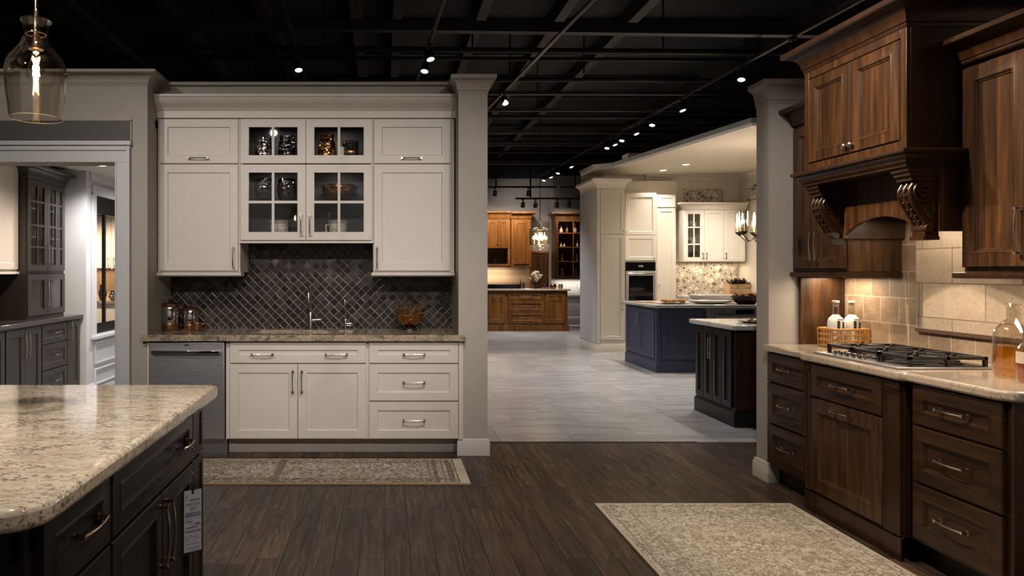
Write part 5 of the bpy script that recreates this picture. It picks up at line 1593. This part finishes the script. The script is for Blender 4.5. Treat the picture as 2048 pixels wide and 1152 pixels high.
cx, cy = X(1516, 9.75), 9.75
t = thing('candle_chandelier', 'dark bronze chandelier with glass cylinder shades over the navy island', 'chandelier', (cx, cy, 1.86))
part('column', MB().lathe([(.004, -.09), (.03, -.06), (.018, -.03), (.045, .0), (.05, .04), (.02, .08), (.028, .14), (.012, .2), (.010, .7), (.006, .72)], 14), M['bronzedark'], t)
part('chain', MB().tube([(.003 * (i % 2), 0, .70 + .03 * i) for i in range(68)], [.005 if i % 2 else .008 for i in range(68)], 6), M['bronzedark'], t)
for k in range(6):
    a = 2 * PI * k / 6 + PI + .25
    R_ = .24
    u = Vector((math.cos(a), math.sin(a), 0))
    ar = part('arm', MB().tube([u * (.03 + (R_ - .03) * s) + Vector((0, 0, .02 - .085 * math.sin(PI * s) + .02 * s)) for s in [i / 10 for i in range(11)]], .007, 8).lathe([(.004, .02), (.03, .04), (.055, .065), (.058, .075), (.01, .078), (1e-5, .078)], 14, tuple(u * R_)), M['bronzedark'], t)
    part('glass_shade', MB().lathe([(.056, .078), (.058, .09), (.058, .36), (.0555, .36), (.0555, .09)], 24, tuple(u * R_)), M['glass'], ar)
    part('candle', MB().lathe([(.011, .079), (.011, .18), (1e-5, .181)], 10, tuple(u * R_)), M['ivory'], ar)
    part('bulb', MB().sphere(.019, (u.x * R_, u.y * R_, .21), 10, 8, 1, 1, 1.5), M['candle'], ar)
point_light('candle_light', (cx, cy, 2.12), 42, (1, .80, .60), .12)

# ================================================================ TRACK LIGHTING
def track(label, a, b, s=.035):
    a, b = Vector(a), Vector(b)
    d = b - a
    o = solid('lighting_track', MB().box(0, d.length, -s / 2, s / 2, -.012, .012).box(0, d.length, -.006, .006, -.016, -.011), M['rail'], label, 'lighting track', tuple(a))
    o.rotation_euler = (0, 0, math.atan2(d.y, d.x))
    return lambda y: a + d * ((y - a.y) / d.y)


T1 = track('long lighting track over the right side of the hall', (4.27, 4.2, 3.80), (3.93, 18.3, 3.80))
T2 = track('lighting track above the passage beside the pillar', (2.05, 3.6, 3.80), (1.47, 11.2, 3.80))
T3 = track('lighting track above the right half of the white cabinets', (.66, 3.2, 3.80), (.36, 10.0, 3.80))
T4 = track('lighting track above the left half of the white cabinets', (-.80, 3.2, 3.80), (-1.04, 10.0, 3.80))

hd0 = None
def head(track_f, y, aim, label, on=True, scale=1., z=None, pos=None, group='track spotlights'):
    """stem down from the track, canister turned toward aim"""
    global hd0
    p = Vector(pos) if pos else track_f(y)
    top = p - Vector((0, 0, .013))
    c = top - Vector((0, 0, .11))
    t = thing('track_spotlight', label, 'spotlight', tuple(top), group=group)
    t.scale = (scale,) * 3
    if hd0 is None:
        hd0 = (MB().box(-.018, .018, -.045, .045, -.022, 0).tube([(0, 0, -.02), (0, 0, -.085)], .008, 8).mesh('mount', M['pipe']),
               MB().lathe([(.030, .05), (.040, .045), (.044, -.06), (.041, -.06), (.036, .0), (1e-5, .0)], 20).mesh('canister', M['blackmetal']),
               MB().lathe([(1e-5, -.052), (.0405, -.052), (.0405, -.046), (1e-5, -.046)], 20).mesh('lens', M['lens']),
               MB().lathe([(1e-5, -.052), (.0405, -.052), (.0405, -.046), (1e-5, -.046)], 20).mesh('lens', M['lens_dim']))
    part('mount', hd0[0], None, t)
    q = (Vector(aim) - c).normalized().to_track_quat('-Z', 'Y').to_euler()
    k = part('canister', hd0[1], None, t, (0, 0, -.11), tuple(q))
    part('lens', hd0[2 if on else 3], None, k)
    return c


ORD = ['first', 'second', 'third', 'fourth', 'fifth', 'sixth', 'seventh', 'eighth', 'ninth', 'tenth', 'eleventh', 'twelfth']
H1 = []
for i, y in enumerate((7.3, 8.3, 9.9, 10.9, 11.6, 12.2, 12.6, 12.95, 15.3, 16.3, 17.0, 17.6)):
    aim = T1(y) + Vector((-1.0 if i % 2 else .8, -1.2, -3.7))
    H1.append(head(T1, y, aim, f'{ORD[i]} spotlight from the camera on the long track over the right side of the hall'))
head(T2, 9.5, T2(9.5) + Vector((.6, -1.6, -3.6)), 'single spotlight on the track above the passage beside the pillar')
head(T3, 7.5, T3(7.5) + Vector((.7, -1.2, -3.6)), 'upper spotlight of two on the track above the right half of the white cabinets')
head(T3, 7.95, T3(7.95) + Vector((-.6, -1.2, -3.6)), 'lower spotlight of two on the track above the right half of the white cabinets')
head(T4, 7.9, T4(7.9) + Vector((.5, -1.2, -3.6)), 'single spotlight on the track above the left half of the white cabinets')
# short tracks by the far wall
yT = 17.4
za, zb_ = Z(374, yT), Z(397, yT)
solid('lighting_track', MB().box(X(960, yT), X(1112, yT), yT - .03, yT + .03, za - .02, za + .02), M['pipe'], 'upper short black track before the far grey wall', 'lighting track')
solid('lighting_track', MB().box(X(1120, yT), X(1180, yT), yT - .03, yT + .03, za - .02, za + .02), M['pipe'], 'short black track beside the tall cream cabinet before the far wall', 'lighting track')
solid('lighting_track', MB().box(X(1031, yT), X(1190, yT), yT - .03, yT + .03, zb_ - .02, zb_ + .02), M['pipe'], 'lower short black track before the far grey wall', 'lighting track')
for p in (992, 1061, 1150):
    struct('hanger_rod', MB().tube([(X(p, yT), yT, zb_ if p == 1061 else za), (X(p, yT), yT, 4.6)], .02, 6), M['pipe'])
for p, z, lab in ((990, za, 'left spotlight on the upper short far track'), (1057, za, 'right spotlight on the upper short far track'), (1046, zb_, 'first spotlight from the left on the lower far track'), (1071, zb_, 'second spotlight from the left on the lower far track'), (1114, zb_, 'third spotlight from the left on the lower far track'), (1138, zb_, 'fourth spotlight from the left on the lower far track')):
    head(None, 0, (X(p, yT), 18.6, 1.0), lab, False, 1.15, pos=(X(p, yT), yT, z - .008))

# ================================================================ LIGHT
WARM, NEUT, COOL = (1., .81, .62), (1., .91, .825), (.90, .95, 1.)
# spots of the nearer tracks (over and behind the camera) on the white sink wall
for i, (x, tx_) in enumerate(((-2.2, -1.35), (-.85, -.70), (.55, .10), (1.9, .5))):
    spot_light('track_or_added_beam', (x, 2.3, 3.7), (tx_, 5.5, 1.35), 62, 48, 1., NEUT, .05)
for x, tx_ in ((-1.9, -1.2), (0.1, -.55), (1.6, .15)):
    spot_light('track_or_added_beam', (x, -.9, 3.75), (tx_, 5.5, 1.45), 255, 34, 1., NEUT, .05)
spot_light('track_or_added_beam', (-2.6, 2.4, 3.7), (-2.4, 5.4, 1.5), 130, 70, 1., NEUT, .05)
# walnut wall
spot_light('track_or_added_beam', (.30, 4.3, 3.7), (2.5, 3.85, 2.2), 420, 40, .9, WARM, .05)
spot_light('track_or_added_beam', (.35, 3.5, 3.7), (2.7, 3.05, 1.9), 420, 40, .9, WARM, .05)
spot_light('track_or_added_beam', (1.2, 2.2, 3.7), (2.62, 4.7, 1.5), 240, 36, 1., NEUT, .05)
spot_light('track_or_added_beam', (.6, 4.3, 3.7), (2.5, 3.95, .45), 190, 46, .9, WARM, .05)
spot_light('track_or_added_beam', (.6, 3.3, 3.7), (2.5, 3.05, .55), 200, 46, .9, WARM, .05)
for x in (-3.5, 0, 3.5): spot_light('track_or_added_beam', (x, -1.4, 3.9), (x, -4.0, 1.6), 210, 95, 1., NEUT, .05)  # added beams keep the unseen rear wall bright for metal reflections
spot_light('track_or_added_beam', (1.5, .4, 3.7), (-.75, 2.45, .6), 260, 34, 1., NEUT, .05)  # spot added to brighten the hanging tag and island front
spot_light('track_or_added_beam', (2.1, 17.65, 3.25), (2.35, 18.6, 2.1), 60, 110, 1., WARM, .05)  # free-floating spot added to brighten the far chestnut cabinets
spot_light('track_or_added_beam', (3.3, 17.65, 3.2), (3.7, 19., 2.7), 45, 120, 1., NEUT, .05)  # no fixture here, added to lift the dark far wall
spot_light('track_or_added_beam', (1.7, 1.0, 3.72), (.70, 5.38, 1.6), 130, 26, 1., NEUT, .05)  # extra spot added to lighten the pillar
# island, rugs, floor
spot_light('track_or_added_beam', (-.9, 1.9, 3.7), (-1.1, 2.3, .9), 330, 56, .9, NEUT, .05)
spot_light('track_or_added_beam', (.55, 2.8, 3.7), (.2, 4.6, 0), 230, 65, 1., NEUT, .05)
spot_light('track_or_added_beam', (1.9, 2.0, 3.7), (1.7, 3.2, 0), 230, 60, 1., NEUT, .05)
# tiled hall
for y, x in ((7.2, 1.75), (9.4, 1.6), (11.0, 1.5), (13.5, 2.0), (15.2, 2.4)):
    spot_light('track_or_added_beam', (x, y, 3.68), (x + .7, y + .2, 0), 235, 82, .9, (1., .95, .92), .05)
for c, tgt, pw in ((0, (3.6, 6.6, .4), 90), (1, (3.0, 8.0, 0), 220), (2, (3.0, 9.6, .3), 240), (3, (4.4, 10.3, .9), 220), (5, (2.9, 12.2, .8), 240), (8, (3.3, 16.0, .6), 260), (10, (2.6, 16.9, .6), 260)):
    spot_light('track_or_added_beam', tuple(H1[c] - Vector((0, 0, .08))), tgt, pw, 70, .9, NEUT, .05)
# far tracks wash the far cabinets
for p in (990, 1057): spot_light('track_or_added_beam', (X(p, yT), 17.5, za - .10), (X(p, yT), 18.6, 2.0), 130, 95, .9, WARM, .05)
for p in (1114, 1138): spot_light('track_or_added_beam', (X(p, yT), 17.55, zb_ - .10), (X(p, 18.3), 18.3, 2.2), 45, 95, .9, WARM, .05)
area_light('undercabinet_strip', (2.9, 18.7, 1.50), (0, 0, 0), 1.4, .08, 26)
area_light('undercabinet_strip', (4.9, 18.2, 1.17), (0, 0, 0), 1.0, .08, 6, NEUT)
# cream kitchen
for x, y in ((X(1372, 11.9), 11.9), (X(1322, 12.7), 12.6), (5.6, 10.4), (5.9, 12.0)):
    spot_light('downlight_beam', (x, y, 3.15), (x, y + .15, 0), 95, 120, .8, (1., .89, .76), .06)
area_light('undercabinet_strip', (6.0, 13.10, 1.535), (0, 0, 0), 1.0, .06, 6)
spot_light('track_or_added_beam', (5.2, 10.8, 3.1), (5.9, 12.95, 2.0), 140, 36, .9, NEUT, .05)
for xq in (X(546, 5.75), X(678, 5.75)):
    area_light('cabinet_puck', (xq, 5.74, ZT - .03), (0, 0, 0), .06, .06, .8, NEUT)
    area_light('cabinet_puck', (xq, 5.70, zsh - .02), (0, 0, 0), .06, .06, 1.0, NEUT)
# side room and the room beyond its window
spot_light('downlight_beam', (-3.02, 7.55, 2.49), (-3.05, 7.6, 0), 120, 140, .8, NEUT, .06)
spot_light('downlight_beam', (-2.7, 6.3, 2.49), (-3.0, 6.4, 0), 130, 140, .8, WARM, .06)
spot_light('downlight_beam', (-2.55, 7.4, 2.49), (-3.6, 7.98, 1.5), 26, 70, .9, COOL, .06)
spot_light('downlight_beam', (-2.5, 8.7, 2.49), (-3.0, 8.7, .4), 130, 140, .8, COOL, .06)
for x in (-5.2, -4.3): spot_light('downlight_beam', (x, 10.9, 2.49), (x, 11.2, 0), 230, 140, .8, WARM, .06)
area_light('undercabinet_strip', (-4.8, 11.9, 1.41), (0, 0, 0), 1.8, .06, 8)
# under the walnut cabinets and in the hood
area_light('undercabinet_strip', (2.88, 4.50, 1.352), (0, 0, 0), .12, .30, 4.0, (1., .78, .54))
area_light('hood_lamp', (2.84, 3.75, 1.69), (0, 0, 0), .15, .5, 3.2, (1., .82, .62))
area_light('undercabinet_strip', (2.88, 3.02, 1.355), (0, 0, 0), .12, .5, 2.5, (1., .80, .58))

wd_ = bpy.data.worlds.new('World'); S.world = wd_
wd_.use_nodes = True
wd_.node_tree.nodes['Background'].inputs[0].default_value = (.9, .95, 1., 1)
wd_.node_tree.nodes['Background'].inputs[1].default_value = .004

cam = bpy.data.cameras.new('camera')
cam.sensor_width = 36.0
cam.lens = FPX / 2048 * 36.0
cam.shift_x = (1024 - VX) / 2048
cam.shift_y = -(576 - VY) / 2048
cam.clip_start = .05
co = ob('camera', cam, None, (0, 0, EYE), (PI / 2, 0, 0))
S.camera = co
S.view_settings.view_transform = 'Standard'
S.view_settings.look = 'None'
S.view_settings.exposure = 0.0
S.view_settings.gamma = 1.0
S.view_settings.use_curve_mapping = False
try:
    S.cycles.use_denoising = True
    S.cycles.max_bounces = 8
    S.cycles.diffuse_bounces = 3
    S.cycles.glossy_bounces = 4
    S.cycles.transmission_bounces = 6
    S.cycles.transparent_max_bounces = 24
    S.cycles.caustics_reflective = False
    S.cycles.caustics_refractive = False
    S.cycles.sample_clamp_indirect = 4.0
except Exception:
    pass
